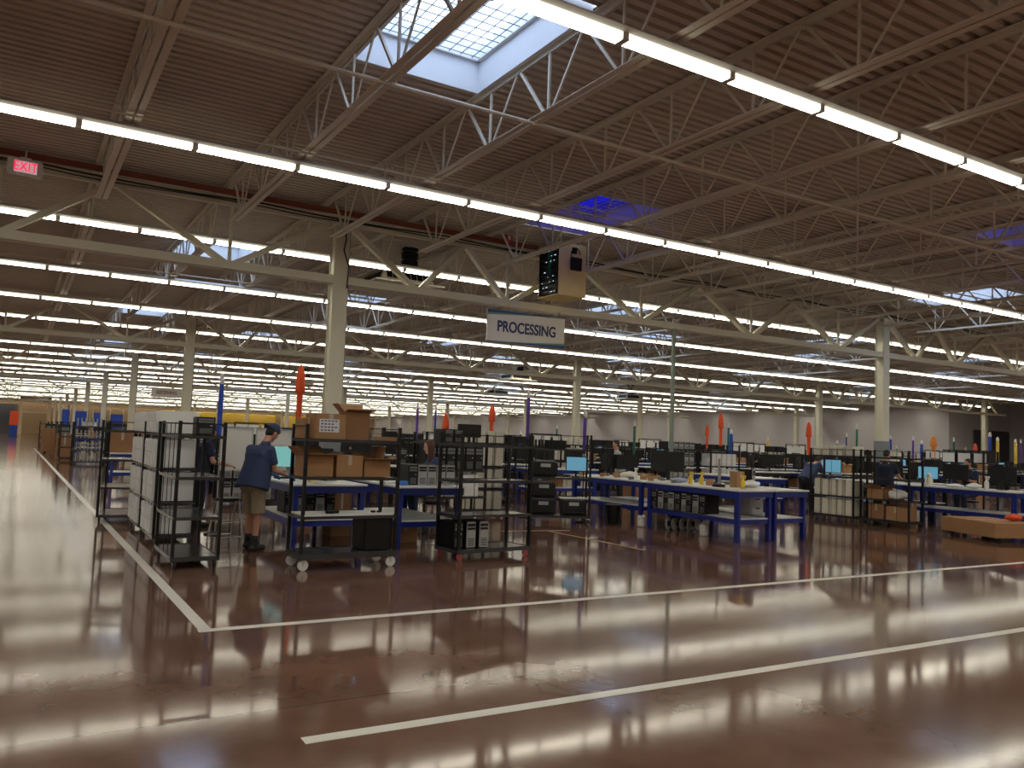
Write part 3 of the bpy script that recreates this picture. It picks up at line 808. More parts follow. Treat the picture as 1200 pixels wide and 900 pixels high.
for j, z in enumerate(ZS):
    s = (1, 1, .95) if j < 3 else (1, 1, .6)
    for k in range(5): place(P_TC, (8.22+.21*k, 15.66-.028*k, z+.007), R(-8), 'cream computer tower on the %s shelf of the cart behind the tall purple pole' % lv[j], 'cream towers, %s shelf, middle cart' % lv[j], s)
# printers on the dark cart
def printer():
    t = proto('printer', 'printer')
    MB().box(-.24, .24, -.22, .22, 0, .3).build('body', DARK, t, bevel=.02)
    MB().box(-.2, .2, -.30, -.22, .05, .07).build('paper_tray', BLACK, t, bevel=.004)
    MB().box(-.22, .22, -.2, .2, .3, .33).build('lid', MIDG, t, bevel=.008)
    MB().box(-.1, .1, -.226, -.22, .2, .27).build('control_panel', SILV, t)
    return t
P_P = printer()
T6 = Matrix.Translation((9.62, 13.9, 0)) @ Matrix.Rotation(R(-28), 4, 'Z')
def on6(x, y, z): return tuple(T6 @ Vector((x, y, z)))
for k, (x, z, l) in enumerate(((-.32, .167, 'dark printer low on the left of the printer cart'), (.3, .167, 'dark printer low on the right of the printer cart'), (-.32, .505, 'dark printer stacked on the lower left printer'), (-.3, .927, 'dark printer on the middle shelf of the printer cart'))):
    place(P_P, on6(x, 0, z), R(-28), l)
place(P_MC, on6(.35, 0, .927), R(-28), 'lit cyan screen on the middle shelf of the printer cart', scale=(.8, 1, .9))
towers(P_TB, 1, *on6(-.1, 0, 1.507)[:2], 1.507, 0, 0, R(60), 'black case lying on top of the printer cart', None, (1, 1, .4))
for k in range(6):
    o = MB().box(-.015, .015, -.1, .1, 0, .17).build('black_folder', BLACK, None, on6(-.5+.07*k, 0, 1.507), R(-28), bevel=.003); tag(o, 'thin black folder in the row standing on top of the printer cart', 'folder', 'folders on the printer cart')
o = MB().box(-.28, .28, -.2, .2, 0, .012).build('white_sheet', WHITE, None, on6(.3, -.03, .505), R(-28)); tag(o, 'white panel resting on the lower right printer', 'panel')

# ------------------------------------------------------------------ benches and what stands on them
place(P_BS, (3.95, 12.55, 0), R(90), 'blue bench with white top where the man in a cap works', scale=(1.05, 1, 1))
place(P_BS, (5.36, 12.1, 0), R(90), 'blue bench with white top in front of the seated woman', scale=(1, 1, 1))
for k, (x, y, l) in enumerate(((11.32, 11.43, 'near left bench of the long blue island, its end toward the camera'), (12.25, 11.43, 'near right bench of the long blue island'), (11.32, 14.0, 'far left bench of the long blue island'), (12.25, 14.0, 'far right bench of the long blue island'))):
    place(P_BL, (x, y, 0), R(90), l)
def keyboard():
    t = proto('keyboard', 'keyboard'); MB().box(-.22, .22, -.07, .07, 0, .018).build('body', BLACK, t, bevel=.004)
    k = MB()
    for r_ in range(5):
        for c_ in range(14): k.box(-.205+.03*c_, -.205+.03*c_+.022, -.055+.024*r_, -.055+.024*r_+.018, .018, .024)
    k.build('keys', DARK, t); return t
P_K = keyboard()
place(P_MT, (3.88, 13.35, .922), R(-8), 'monitor with a pale teal screen on the bench right of the man in a cap', scale=(1.1, 1, 1))
place(P_K, (3.72, 12.75, .922), R(0), 'black keyboard on the bench before the teal screen')
o = MB().box(-.15, .15, -.1, .1, 0, .008).build('paper_sheet', PAPER, None, (3.65, 12.2, .922), R(12)); tag(o, 'white paper sheet on the bench under the mans hands', 'paper')
o = MB().box(-.05, .05, -.05, .05, 0, .05).build('yellow_note_block', mat('manila', (.7, .58, .33), .7), None, (3.78, 11.75, .922), R(8), bevel=.003); tag(o, 'small manila block near the front edge of the man s bench', 'block')
place(P_MO, (4.20, 12.9, .922), R(180), 'black backed monitor behind the second shelf of the box cart')
place(P_TS, (4.15, 12.35, .922), R(15), 'grey computer tower on the mans bench behind the box cart', scale=(1, 1, .8))
for k in range(5):
    place(P_TS if k % 2 else P_TB, (3.65+.2*k*.8, 12.6, .422), R(0), 'dark computer tower stored on the lower shelf of the mans bench', 'towers under the mans bench', (.8, .9, .8))
# woman's bench
t = thing('all_in_one_computer', (5.05, 12.35, .922), R(-115), 'slanted white all in one computer on the woman s bench, seen from the side', 'computer')
m = MB(); T = Matrix.Translation((0, 0, .27)) @ Matrix.Rotation(R(-14), 4, 'X'); m.box(-.26, .26, -.03, .035, -.18, .20, T); m.build('shell', CASEW, t, bevel=.012)
m = MB(); m.box(-.235, .235, -.034, -.03, -.155, .175, T); m.build('screen', OFFS, t)
m = MB(); m.bar((0, .12, .01), (0, .05, .25), .14, .012); m.box(-.08, .08, -.02, .16, 0, .012); m.build('stand', SILV, t)
m = MB(); m.lathe([(.05, 0), (.09, .02)], n=16); m.v = [tuple(T @ Matrix.Translation((0, .035, 0)) @ Matrix.Rotation(R(-90), 4, 'X') @ Vector(v)) for v in m.v]; m.build('rear_hub', BLACK, t)
cl = [(P_TB, 'black computer tower, leftmost of the row at the front of the woman s bench'), (P_TS, 'silver fronted tower second in the row on the woman s bench'), (P_TS, 'silver fronted tower third in the row on the woman s bench'), (P_TS, 'silver fronted tower fourth in the row on the woman s bench'), (P_TS, 'rightmost silver fronted tower in the row on the woman s bench')]
for k, (p_, l) in enumerate(cl): place(p_, (5.16+.155*k, 11.45, .922), R(-3), l, None, (.8, .9, .72))
o = MB().box(-.11, .11, -.05, .05, 0, .06).build('blue_wipes_pack', GLOVE, None, (5.02, 11.3, .922), R(10), bevel=.012); tag(o, 'bright blue pack on the front left of the woman s bench', 'pack')
o = MB().box(-.16, .1, -.1, .1, 0, .03).build('paper_stack', PAPER, None, (4.98, 11.65, .922), R(4), bevel=.003); tag(o, 'white paper stack on the front left of the woman s bench', 'paper')
place(P_B3, (4.62, 13.0, 0), R(3), 'tall dark cardboard box between the two blue benches', scale=(.62, .9, 1.75))
place(P_B1, (5.3, 12.0, .0), R(8), 'cardboard box on the floor under the woman s bench', scale=(1.1, 1, 1.1))
# whiteboards
for k, (x, y, w__, l) in enumerate(((3.55, 15.6, .55, 'white board with pinned papers behind the man in a cap'), (4.25, 15.65, .65, 'white panel behind the teal screen'))):
    t = thing('whiteboard', (x, y, 0), 0, l, 'whiteboard')
    MB().box(-w__/2, w__/2, -.015, .015, .9, 1.66).build('panel', WHITE, t, bevel=.004)
    f = MB(); f.box(-w__/2-.02, w__/2+.02, -.02, .02, 1.66, 1.69)
    for s_ in (-1, 1): f.box(s_*(w__/2+.01)-.012, s_*(w__/2+.01)+.012, -.012, .012, 0, 1.66); f.box(s_*(w__/2+.01)-.015, s_*(w__/2+.01)+.015, -.25, .25, 0, .03)
    f.build('frame', SILV, t)
    p_ = MB()
    for q in range(3): p_.box(-w__/2+.05+.16*q, -w__/2+.17+.16*q, -.018, -.0155, 1.3-.05*q, 1.5-.03*q)
    p_.build('pinned_papers', PAPER, t)
# ladder stool beside the man
t = thing('folding_stool', (2.72, 12.32, 0), R(10), 'grey metal folding stool behind the man in a cap', 'stool')
f = MB()
for s_ in (-.17, .17): f.tube([(s_, -.24, .0), (s_*.9, -.06, .62)], .012, 8); f.tube([(s_, .24, .0), (s_*.9, .06, .62)], .012, 8)
for z, y in ((.12, .205), (.32, .15)): f.tube([(-.165, -y, z), (.165, -y, z)], .009, 6); f.tube([(-.165, y, z), (.165, y, z)], .009, 6)
f.build('frame', SILV, t); MB().lathe([(.15, .62), (.17, .63), (.17, .66), (.15, .67)], n=24).build('seat', BLACK, t)

# long island contents
place(P_MO, (12.02, 13.3, .922), R(165), 'largest black backed monitor standing on the long blue benches', scale=(1.45, 1, 1.25))
place(P_MO, (12.3, 15.0, .922), R(170), 'black monitor at the far end of the long benches', scale=(1.05, 1, 1))
place(P_MO, (11.9, 15.15, .922), R(185), 'black monitor left of the far end one on the long benches')
place(P_B1, (11.62, 10.95, .922), R(6), 'orange brown box at the near end of the long blue benches', scale=(.52, .5, 1.05))
def bottle(m_, cap_, nm='spray_bottle', cat='bottle'):
    t = proto(nm, cat)
    MB().lathe([(.038, 0), (.042, .01), (.042, .11), (.034, .14), (.014, .165), (.013, .185)], n=16).build('body', m_, t, smooth=True)
    b = MB(); b.lathe([(.018, .185), (.018, .205)], n=12).box(-.012, .012, -.055, .03, .205, .235).box(-.005, .005, -.045, -.03, .165, .207); b.build('trigger_head', cap_, t); return t
P_BY, P_BW = bottle(YELL, YELL), bottle(WHITE, WHITE)
place(P_BY, (11.42, 10.62, .922), R(30), 'yellow bottle in front of the orange brown box on the long benches')
for x, y, l in ((11.35, 11.9, 'left one of the two yellow bottles in the middle of the long benches'), (11.5, 11.75, 'right one of the two yellow bottles in the middle of the long benches')): place(P_BY, (x, y, .922), R(50), l)
t = thing('test_fixture', (11.25, 11.05, .922), 0, 'upright chrome post fixture on a dark base, near end of the long benches', 'fixture')
MB().lathe([(.12, 0), (.12, .04), (.05, .06)], n=20).build('base', DARK, t); MB().tube([(0,0,.05), (0,0,.52)], .018, 10).build('post', CHROME, t); MB().tube([(.07,.03,.04), (.07,.03,.34)], .012, 8).build('side_post', CHROME, t)
def bag(nm, m_, loc, s_, l, seed):
    me = MB().ell((0,0,.5), (1,1,.5), None, 20, 12).mesh(nm, 0, True); rn = random.Random(seed)
    for v in me.vertices:
        k = 1+.16*math.sin(v.co.x*7+seed)+.12*math.sin(v.co.y*9+seed*2)+rn.uniform(-.05,.05); v.co.x *= k; v.co.y *= k; v.co.z = max(0, v.co.z*(1+.12*math.sin(v.co.x*8)))
    me.materials.append(m_); o = bpy.data.objects.new(nm, me); COL.objects.link(o); o.location = loc; o.scale = s_; tag(o, l, 'bag')
bag('cloth_bundle', BEIGE, (11.5, 13.95, .922), (.2, .16, .13), 'beige cloth bundle on the long benches left of the largest monitor', 1)
bag('plastic_bag', CASEW, (11.9, 10.9, .922), (.2, .13, .13), 'white plastic bag at the near right corner of the long benches', 2)
bag('plastic_bag', mat('lilac', (.35,.38,.62), .5), (11.38, 12.25, .922), (.16, .12, .10), 'pale blue plastic bundle on the long benches left of the yellow bottles', 3)
place(P_BW, (11.35, 13.55, .922), R(20), 'white spray bottle beside the beige bundle on the long benches')
place(P_TS, (11.98, 11.05, .922), R(12), 'grey tower at the near end of the long benches behind the orange box', scale=(.6, .7, .8))
for k in range(10): place((P_TB, P_TS)[k % 2], (11.05+.02*(k % 3), 12.4-.2*k*.8, .422) if k < 9 else (11.9, 12.2, .422), R(-90), 'dark computer tower on the lower shelf of the long blue benches', 'towers under the long benches', (.85, .8, .8))
t = thing('white_drawer_unit', (12.0, 11.0, .422), R(0), 'white two drawer plastic unit on the lower shelf, near right bench', 'drawer unit')
MB().box(-.17, .17, -.2, .2, 0, .36).build('body', CASEW, t, bevel=.01)
for z in (.02, .19): d_ = MB().box(-.15, .15, -.212, -.2, z, z+.15).build('drawer', WHITE, t, bevel=.008); MB().box(-.05, .05, -.225, -.212, z+.09, z+.11).build('handle', DARK, d_)
for k in range(4):
    t = thing('cable_spool', (11.2+.16*k, 12.25-.05*k, 0), R(20), 'white cable spool on the floor under the long blue benches', 'cable spool', 'spools under the long benches')
    m = MB(); m.tube([(0,-.06,.12),(0,.06,.12)], .05, 16); m.build('core', BLACK, t)
    for y_ in (-.07, .06): MB().tube([(0,y_,.12),(0,y_+.012,.12)], .12, 20).build('flange', CASEW, t)
t = thing('white_jug', (11.15, 11.3, 0), 0, 'white plastic jug on the floor under the near long bench', 'jug')
MB().lathe([(.07, 0), (.085, .02), (.085, .2), (.03, .27), (.025, .3)], n=16).build('body', WHITE, t); MB().lathe([(.03, .3), (.03, .325)], n=12).build('cap', DARK, t)
t = thing('waste_bin', (10.62, 13.35, 0), 0, 'black waste bin standing before the far left long bench', 'bin')
MB().lathe([(.13, 0), (.16, .38), (.17, .39), (.17, .40), (.15, .40), (.12, .02)], n=20).build('body', BLACK, t); MB().lathe([(.165, .401), (.17, .41), (.15, .41)], n=20).build('liner_rim', MIDG, t)
t = thing('white_jug', (10.95, 12.85, 0), 0, 'white jug on the floor between the two left long benches', 'jug')
MB().lathe([(.07, 0), (.085, .02), (.085, .2), (.03, .27), (.025, .3)], n=16).build('body', WHITE, t); MB().lathe([(.03, .3), (.03, .325)], n=12).build('cap', DARK, t)
rn = random.Random(11)
for k in range(44):
    x, y = rn.uniform(10.97, 12.6), rn.uniform(11.2, 15.1)
    if any(abs(x-a_) < .2 and abs(y-b_) < .2 for a_, b_ in ((12.02,13.3),(12.3,15),(11.9,15.15),(11.5,13.95),(11.38,12.25),(11.35,11.9),(11.5,11.75),(11.35,13.55),(11.98,11.05),(11.9,10.9),(11.25,11.05))): continue
    if abs(x-11.78) < .03: x += .1
    if k % 3 == 0: o = MB().box(-.1, .1, -.07, .07, 0, .012).build('paper_sheet', PAPER, None, (x, y, .9225), rn.uniform(0, 3)); tag(o, 'loose paper sheet among the clutter on the long blue benches', 'paper', 'papers on the long benches')
    elif k % 3 == 1: o = MB().box(-.05, .05, -.04, .04, 0, .06).build('small_part', MIDG, None, (x, y, .9225), rn.uniform(0, 3), bevel=.008); tag(o, 'small grey part among the clutter on the long blue benches', 'part', 'parts on the long benches')
    else: o = MB().box(-.06, .06, -.05, .05, 0, .08).build('small_carton', CARD, None, (x, y, .9225), rn.uniform(0, 3), bevel=.003); tag(o, 'small carton among the clutter on the long blue benches', 'box', 'cartons on the long benches')

# ------------------------------------------------------------------ right hand side
for j, z in enumerate((ZS[0], ZS[1])):
    for k in range(5): place(P_TC, (17.2, 12.5+.22*k, z+.007), R(-90), 'beige computer case on the %s shelf of the cart before the bending worker' % lv[j], 'beige cases, %s shelf, right cart' % lv[j], (1, 1, .9))
for k in range(5): place(P_TC, (17.2, 12.5+.22*k, ZS[3]+.007), R(-90), 'beige computer case on the top shelf of the cart before the bending worker', 'beige cases, top shelf, right cart', (1, 1, .55))
for y, z, p_, l, s_ in ((11.4, .147, P_B1, 'cardboard box at the near end of the bottom tray, box cart by the standing worker', (1.1, 1.3, 1.1)), (11.9, .147, P_B3, 'dark cardboard box, far end of the bottom tray beside the standing worker', (.75, .9, .75)), (11.95, .607, P_B2, 'open cardboard box on the second shelf, box cart by the standing worker', (1, 1, .85))):
    place(p_, (17.35, y, z), R(90), l, None, s_)
bag('plastic_bag', WHITE, (17.3, 11.45, .607), (.18, .2, .22), 'white plastic bag on the second shelf, box cart by the standing worker', 5)
# crate on casters
t = thing('cardboard_crate', (17.2, 9.32, 0), R(-20), 'long low cardboard crate on casters at the right, topped with an orange bag', 'crate')
MB().box(-.55, .55, -.74, .74, .09, .37).build('carton', CARD, t, bevel=.008)
MB().box(-.56, .56, -.75, .75, .28, .38).build('lid', CARD, t, bevel=.008)
MB().box(-.56, .56, -.03, .03, .3801, .382).build('packing_tape', TAPE, t)
for sx in (-.42, .42):
    for sy_ in (-.6, .6):
        MB().box(sx-.06, sx+.06, sy_-.06, sy_+.06, .03, .09).build('caster_block', DARK, t); MB().tube([(sx-.02, sy_, .04), (sx+.02, sy_, .04)], .04, 12).build('wheel', RUB, t)
bag('orange_bag', ORNG, (17.45, 9.0, .383), (.18, .14, .14), 'crumpled orange bag on top of the long cardboard crate', 8)
place(P_BL, (19.2, 10.85, 0), R(90), 'blue bench with white top behind the long cardboard crate', scale=(1.05, 1.2, 1))
place(P_BL, (19.2, 13.55, 0), R(90), 'blue bench with white top behind the standing worker at the right', scale=(1.05, 1.2, 1))
place(P_BL, (16.6, 15.6, 0), R(90), 'blue bench with white top beyond the near end of the long island')
for x, y, l in ((19.5, 13.25, 'cyan lit monitor just left of the standing worker'), (19.6, 12.15, 'cyan lit monitor just right of the standing worker')):
    place(P_MC, (x, y, .922), R(-75), l, None, (.9, 1, .95))
for k, (x, y) in enumerate(((19.7, 11.5), (19.3, 10.2), (20.6, 13.0), (20.7, 13.9))): place(P_MO, (x, y, .922), R(95+7*k), ('black monitor right of the cyan lit one at the right hand bench', 'black monitor at the near end of the bench behind the crate', 'black monitor behind the standing worker', 'black monitor beyond the standing worker, far end')[k], None, (1.1, 1, 1.1))
place(P_DB2, (20.75, 13.6, 0), R(90), 'black framed bench behind the standing worker at the right')
for k in range(6): place(P_TB, (21.9, 11.95+.2*k, 1.507), R(-90), 'black tower on the top of the cart with white notices', 'black towers on the notice cart', (1, 1, .75))
place(P_MC, (18.9, 14.5, .922), R(-60), 'bright cyan monitor before the bending worker', scale=(1.1, 1, 1.1))
place(P_BW, (18.85, 10.3, .922), 0, 'white spray bottle on the bench behind the crate', scale=(1.2, 1.2, 1.3))
t = thing('white_jug', (18.9, 11.7, .922), 0, 'cream jug on the bench right of the standing worker', 'jug')
MB().lathe([(.08, 0), (.09, .02), (.085, .17), (.04, .2), (.06, .22), (.06, .27), (.03, .29)], n=16).build('body', BEIGE, t, smooth=True); MB().tube([(.08, 0, .05), (.13, 0, .08), (.13, 0, .15), (.08, 0, .17)], .01, 6).build('handle', BEIGE, t)
bag('plastic_bag', WHITE, (18.95, 10.65, .922), (.17, .14, .12), 'white plastic bag on the bench behind the crate', 9)
bag('plastic_bag', CASEW, (18.95, 11.1, .922), (.2, .16, .08), 'flat white bag in front of the seated worker at the right', 10)
for k in range(3): place(P_MO, (21.0, 9.9-.7*k, .922), R(100), 'black backed monitor at the right edge above the crate', 'monitors at the right edge', (1.1, 1, 1.1))
place(P_BL, (21.1, 9.3, 0), R(90), 'bench carrying black monitors at the right edge of the view')
place(P_B3, (18.2, 11.9, 0), R(10), 'cardboard box on the floor by the bench right of the standing worker', scale=(.9, 1, 1.2))
place(P_CART4, (21.9, 12.4, 0), R(80), 'black cart with white notices behind the seated worker at the right')
for k in range(3):
    o = MB().box(-.15, .15, -.004, .004, 0, .24).build('notice', PAPER, None, (21.56, 11.95+.42*k, 1.5), R(-80)); tag(o, 'white notice hung on the black cart behind the seated worker', 'notice', 'notices on the rear cart')
#PART3
# ------------------------------------------------------------------ people
def cap_mesh(b, p, q, r1, r2, T=None, n=14, flat=0, sx=1.0, sy=1.0):
    """tapered limb from p to q with rounded or flat ends; sx, sy flatten the section"""
    p = Vector(p); q = Vector(q); d = q-p; L = d.length; d.normalize()
    u = Vector((0,1,0)) if abs(d.y) < .9 else Vector((1,0,0))
    a = u.cross(d).normalized(); c = d.cross(a)
    prof = []
    if flat: prof = [(.001, 0), (r1, 0), (r2, L), (.001, L)]
    else:
        for i in range(5): t = math.pi/2*i/4; prof.append((max(.0005, r1*math.sin(t)), -r1*math.cos(t)))
        for i in range(1, 5): t = math.pi/2*i/4; prof.append((max(.0005, r2*math.cos(t)), L+r2*math.sin(t))) if i else None
        prof.insert(5, (r2, L))
    m = len(b.v); k = len(prof)
    for r, z in prof:
        for j in range(n):
            t = 2*math.pi*j/n; b.v.append(tuple(p+d*z+a*(r*sx*math.cos(t))+c*(r*sy*math.sin(t))))
    for i in range(k-1):
        for j in range(n): b.f.append((m+i*n+j, m+i*n+(j+1)%n, m+(i+1)*n+(j+1)%n, m+(i+1)*n+j))
    b.f.append(tuple(m+j for j in range(n))[::-1]); b.f.append(tuple(m+(k-1)*n+j for j in range(n)))
def fused(b, name, m, parent, voxel, smooth=4):
    o = b.build(name, m, parent)
    r = o.modifiers.new('r', 'REMESH'); r.mode = 'VOXEL'; r.voxel_size = voxel; r.use_smooth_shade = True
    s = o.modifiers.new('s', 'SMOOTH'); s.iterations = smooth; s.factor = .5
    return o
def person(loc, rz, label, pose, cloth):
    """body faces +y; pose: joint positions in metres"""
    t = thing('person', loc, rz, label, 'person')
    P = {k: Vector(v) for k, v in pose.items()}
    vx = cloth.get('voxel', .009)
    sk = cloth.get('skin', SKIN)
    b = MB()
    hd = P['head']; fd = P['face'].normalized(); sd = fd.cross(Vector((0,0,1))).normalized()
    if sd.length < .1: sd = Vector((1,0,0))
    hu = sd.cross(fd).normalized()
    HT = Matrix((sd, fd, hu)).transposed()
    b.ell(hd+hu*.025, (.074, .092, .09), HT, 20, 14)
    b.ell(hd+fd*.022-hu*.045, (.056, .066, .068), HT, 16, 10)
    b.ell(hd+fd*.092-hu*.018, (.012, .02, .022), HT, 8, 6)         # nose
    b.ell(hd+fd*.075-hu*.058, (.024, .012, .007), HT, 8, 6)        # lips
    b.ell(hd+fd*.066-hu*.092, (.024, .02, .018), HT, 8, 6)         # chin
    for s_ in (-1, 1): b.ell(hd+sd*(s_*.076)-hu*.01, (.01, .022, .033), HT, 8, 6)
    cap_mesh(b, P['neck'], hd-hu*.05-fd*.01, .056, .052)
    ch = P['chest']; pv = P['pelvis']; md = (ch+pv)/2
    f = cloth.get('fat', 1.0)
    lat = (P['sh_r']-P['sh_l']).normalized()
    cap_mesh(b, ch-lat*.07, ch+lat*.07, .115*f, .115*f); cap_mesh(b, md-lat*.055, md+lat*.055, .11*f, .11*f); cap_mesh(b, pv-lat*.065, pv+lat*.065, .115*f, .115*f)
    cap_mesh(b, pv, ch, .12*f, .12*f); cap_mesh(b, ch, P['neck'], .09, .06)
    for s_ in 'lr':
        cap_mesh(b, ch+(P['sh_'+s_]-ch)*.5+Vector((0,0,.04)), P['sh_'+s_], .07, .058)
        cap_mesh(b, P['sh_'+s_], P['el_'+s_], .052, .041); cap_mesh(b, P['el_'+s_], P['wr_'+s_], .041, .027)
        hip = pv+lat*(.085 if s_ == 'r' else -.085)-Vector((0,0,.03))
        cap_mesh(b, hip, P['kn_'+s_], .088, .058); cap_mesh(b, P['kn_'+s_], P['an_'+s_], .057, .037)
        an = P['an_'+s_]; fo = P.get('foot', Vector((0,1,0))).normalized()
        cap_mesh(b, an+Vector((0,0,-.035)), an+fo*.15+Vector((0,0,-.05)), .038, .03)
        # hand: palm, four unequal bent fingers, thumb from the side of the palm
        w_ = P['wr_'+s_]; hdv = (P.get('hand_'+s_, w_+(w_-P['el_'+s_])*.3)-w_).normalized()
        pn = Vector((0,0,-1)); pn = (pn-hdv*pn.dot(hdv)).normalized() if abs(hdv.z) < .9 else Vector((0,1,0))
        la = hdv.cross(pn).normalized()
        sg = 1 if s_ == 'r' else -1
        pc = w_+hdv*.05
        for q in (-.024, -.008, .008, .024): cap_mesh(b, w_+la*q*.6+hdv*.01, w_+hdv*.085+la*q, .014, .0115, n=8)
        for q, ln in zip((-.03, -.01, .01, .03), ((.066, .076, .08, .07), (.07, .08, .076, .066))[s_ == 'r']):
            a0 = w_+hdv*.085+la*q*.95; a1 = a0+hdv*ln*.5+pn*ln*.15+la*q*.1; a2 = a1+hdv*ln*.3+pn*ln*.35
            cap_mesh(b, a0, a1, .0095, .0085, n=8); cap_mesh(b, a1, a2, .0085, .0072, n=8)
        ts = la*(-sg*.03)
        t0 = w_+hdv*.03+ts*.7; t1 = t0+hdv*.035+ts*.9+pn*.012; t2 = t1+hdv*.03+ts*.1+pn*.012
        cap_mesh(b, t0, t1, .0125, .0105, n=8); cap_mesh(b, t1, t2, .0105, .0085, n=8)
    body = fused(b, 'body', sk, t, vx*.62 if vx < .01 else vx, 3)
    # eyes
    e = MB()
    for s_ in (-1, 1): e.ell(hd+fd*.083+sd*(s_*.03)+hu*.008, (.009, .006, .006), HT, 8, 6)
    e.build('eyes', EYE, t)
    # shirt
    c = MB(); k_ = .016
    cap_mesh(c, ch-lat*.085, ch+lat*.085, .118*f+k_, .118*f+k_); cap_mesh(c, md-lat*.065, md+lat*.065, .118*f+k_, .118*f+k_)
    hem = pv+(pv-ch).normalized()*cloth.get('hem', .06)
    for q in (-.07, -.035, 0, .035, .07): cap_mesh(c, md+lat*q, hem+lat*q, .116*f+k_, .128*f+k_+.012, flat=1, n=20); cap_mesh(c, ch+lat*q, md+lat*q, .112*f+k_, .116*f+k_)
    cap_mesh(c, ch, P['neck']-Vector((0,0,.02)), .1, .072)
    for s_ in 'lr':
        cap_mesh(c, ch+Vector((0,0,.045)), P['sh_'+s_], .088, .074)
        el = P['el_'+s_]; sl = cloth.get('sleeve', .72); en = P['sh_'+s_].lerp(el, min(1, sl))
        cap_mesh(c, P['sh_'+s_]+(P['sh_'+s_]-el).normalized()*.0, en, .073, .066, flat=1, n=18); c.ell(P['sh_'+s_], (.072,.072,.072))
        if sl > 1: c.ell(el, (.06,.06,.06)); cap_mesh(c, el, el.lerp(P['wr_'+s_], .93), .06, .042, flat=1)
    fused(c, 'shirt', cloth['shirt'], t, vx, 14)
    # trousers or shorts
    c = MB()
    cap_mesh(c, pv-lat*.075-Vector((0,0,.03)), pv+lat*.075-Vector((0,0,.03)), .118*f+.008, .118*f+.008)
    wst = pv+(ch-pv).normalized()*.04
    for q in (-.06, 0, .06): cap_mesh(c, wst+lat*q, pv+lat*q-Vector((0,0,.05)), .108*f+.008, .116*f+.01, flat=1, n=20)
    for s_ in 'lr':
        hip = pv+lat*(.09 if s_ == 'r' else -.09)-Vector((0,0,.02)); kn = P['kn_'+s_]; an = P['an_'+s_]
        if cloth.get('shorts'):
            cap_mesh(c, hip, hip.lerp(kn, 1.0), .105, .096, flat=1, n=20); c.ell(hip, (.105,.105,.105))
        else:
            cap_mesh(c, hip, kn, .103, .078); cap_mesh(c, kn, kn.lerp(an, .95), .077, .06, flat=1, n=18); c.ell(kn, (.078,.078,.078))
    fused(c, 'shorts' if cloth.get('shorts') else 'trousers', cloth['trousers'], t, vx, 8)
    for s_ in 'lr':
        an = P['an_'+s_]; fo = P.get('foot', Vector((0,1,0))).normalized()
        c = MB(); cap_mesh(c, an+Vector((0,0,-.045))-fo*.03, an+fo*.165+Vector((0,0,-.05)), .048, .042); cap_mesh(c, an+Vector((0,0,-.05)), an+Vector((0,0,.03)), .05, .048)
        sh = fused(c, 'shoe', SHOE, t, max(vx, .008), 2)
        if cloth.get('shorts'): c = MB(); cap_mesh(c, an+Vector((0,0,.0)), an+(P['kn_'+s_]-an)*.3, .044, .05, flat=1); c.build('sock', BLACK, t, smooth=True)
    # hair / cap
    hm = cloth.get('hair', HAIRD); c = MB()
    c.ell(hd-fd*.016+hu*.042, (.082, .092, .086), HT, 20, 14)
    c.ell(hd-fd*.04-hu*.01, (.07, .06, .075), HT, 16, 10)
    if cloth.get('long'):
        for q in (-.055, -.02, .02, .055): cap_mesh(c, hd-fd*.035+sd*q+hu*.02, hd-fd*.06+sd*q*1.25-Vector((0,0,.30)), .042, .026)
        for s_ in (-1, 1): cap_mesh(c, hd+sd*.07*s_+fd*.01+hu*.04, hd+sd*.085*s_-fd*.0-Vector((0,0,.24)), .028, .02)
    fused(c, 'hair', hm, t, max(vx*.8, .007), 2)
    if cloth.get('cap'):
        c = MB(); c.ell(hd-fd*.006+hu*.06, (.09, .102, .082), HT, 20, 14); fused(c, 'cap_crown', NAVY, t, .007, 2)
        c = MB(); c.ell(hd+fd*.04+hu*.075, (.078, .066, .066), HT, 16, 10); fused(c, 'cap_front', CAPG, t, .007, 2)['label'] = 'pale grey front panel of the cap'
        c = MB()
        bd = -1 if cloth.get('backward') else 1
        for i in range(9):
            a0 = -1.1+2.2*i/8; 
            if i < 8:
                a1 = -1.1+2.2*(i+1)/8
                z0 = hd+hu*.045
                def pt(a, r): return z0+sd*(r*math.sin(a)*.88)+fd*bd*(r*math.cos(a)+.03)-hu*(.02*abs(math.sin(a))+(r-.08)*.15)
                p = [pt(a0,.07), pt(a1,.07), pt(a1,.135), pt(a0,.135)]; q = [v+hu*.006 for v in p]
                c.quad(*[tuple(v) for v in p]); c.quad(*[tuple(v) for v in q][::-1])
                for e0 in range(4): c.quad(tuple(p[e0]), tuple(p[(e0+1)%4]), tuple(q[(e0+1)%4]), tuple(q[e0]))
        c.build('cap_visor', NAVY, t)
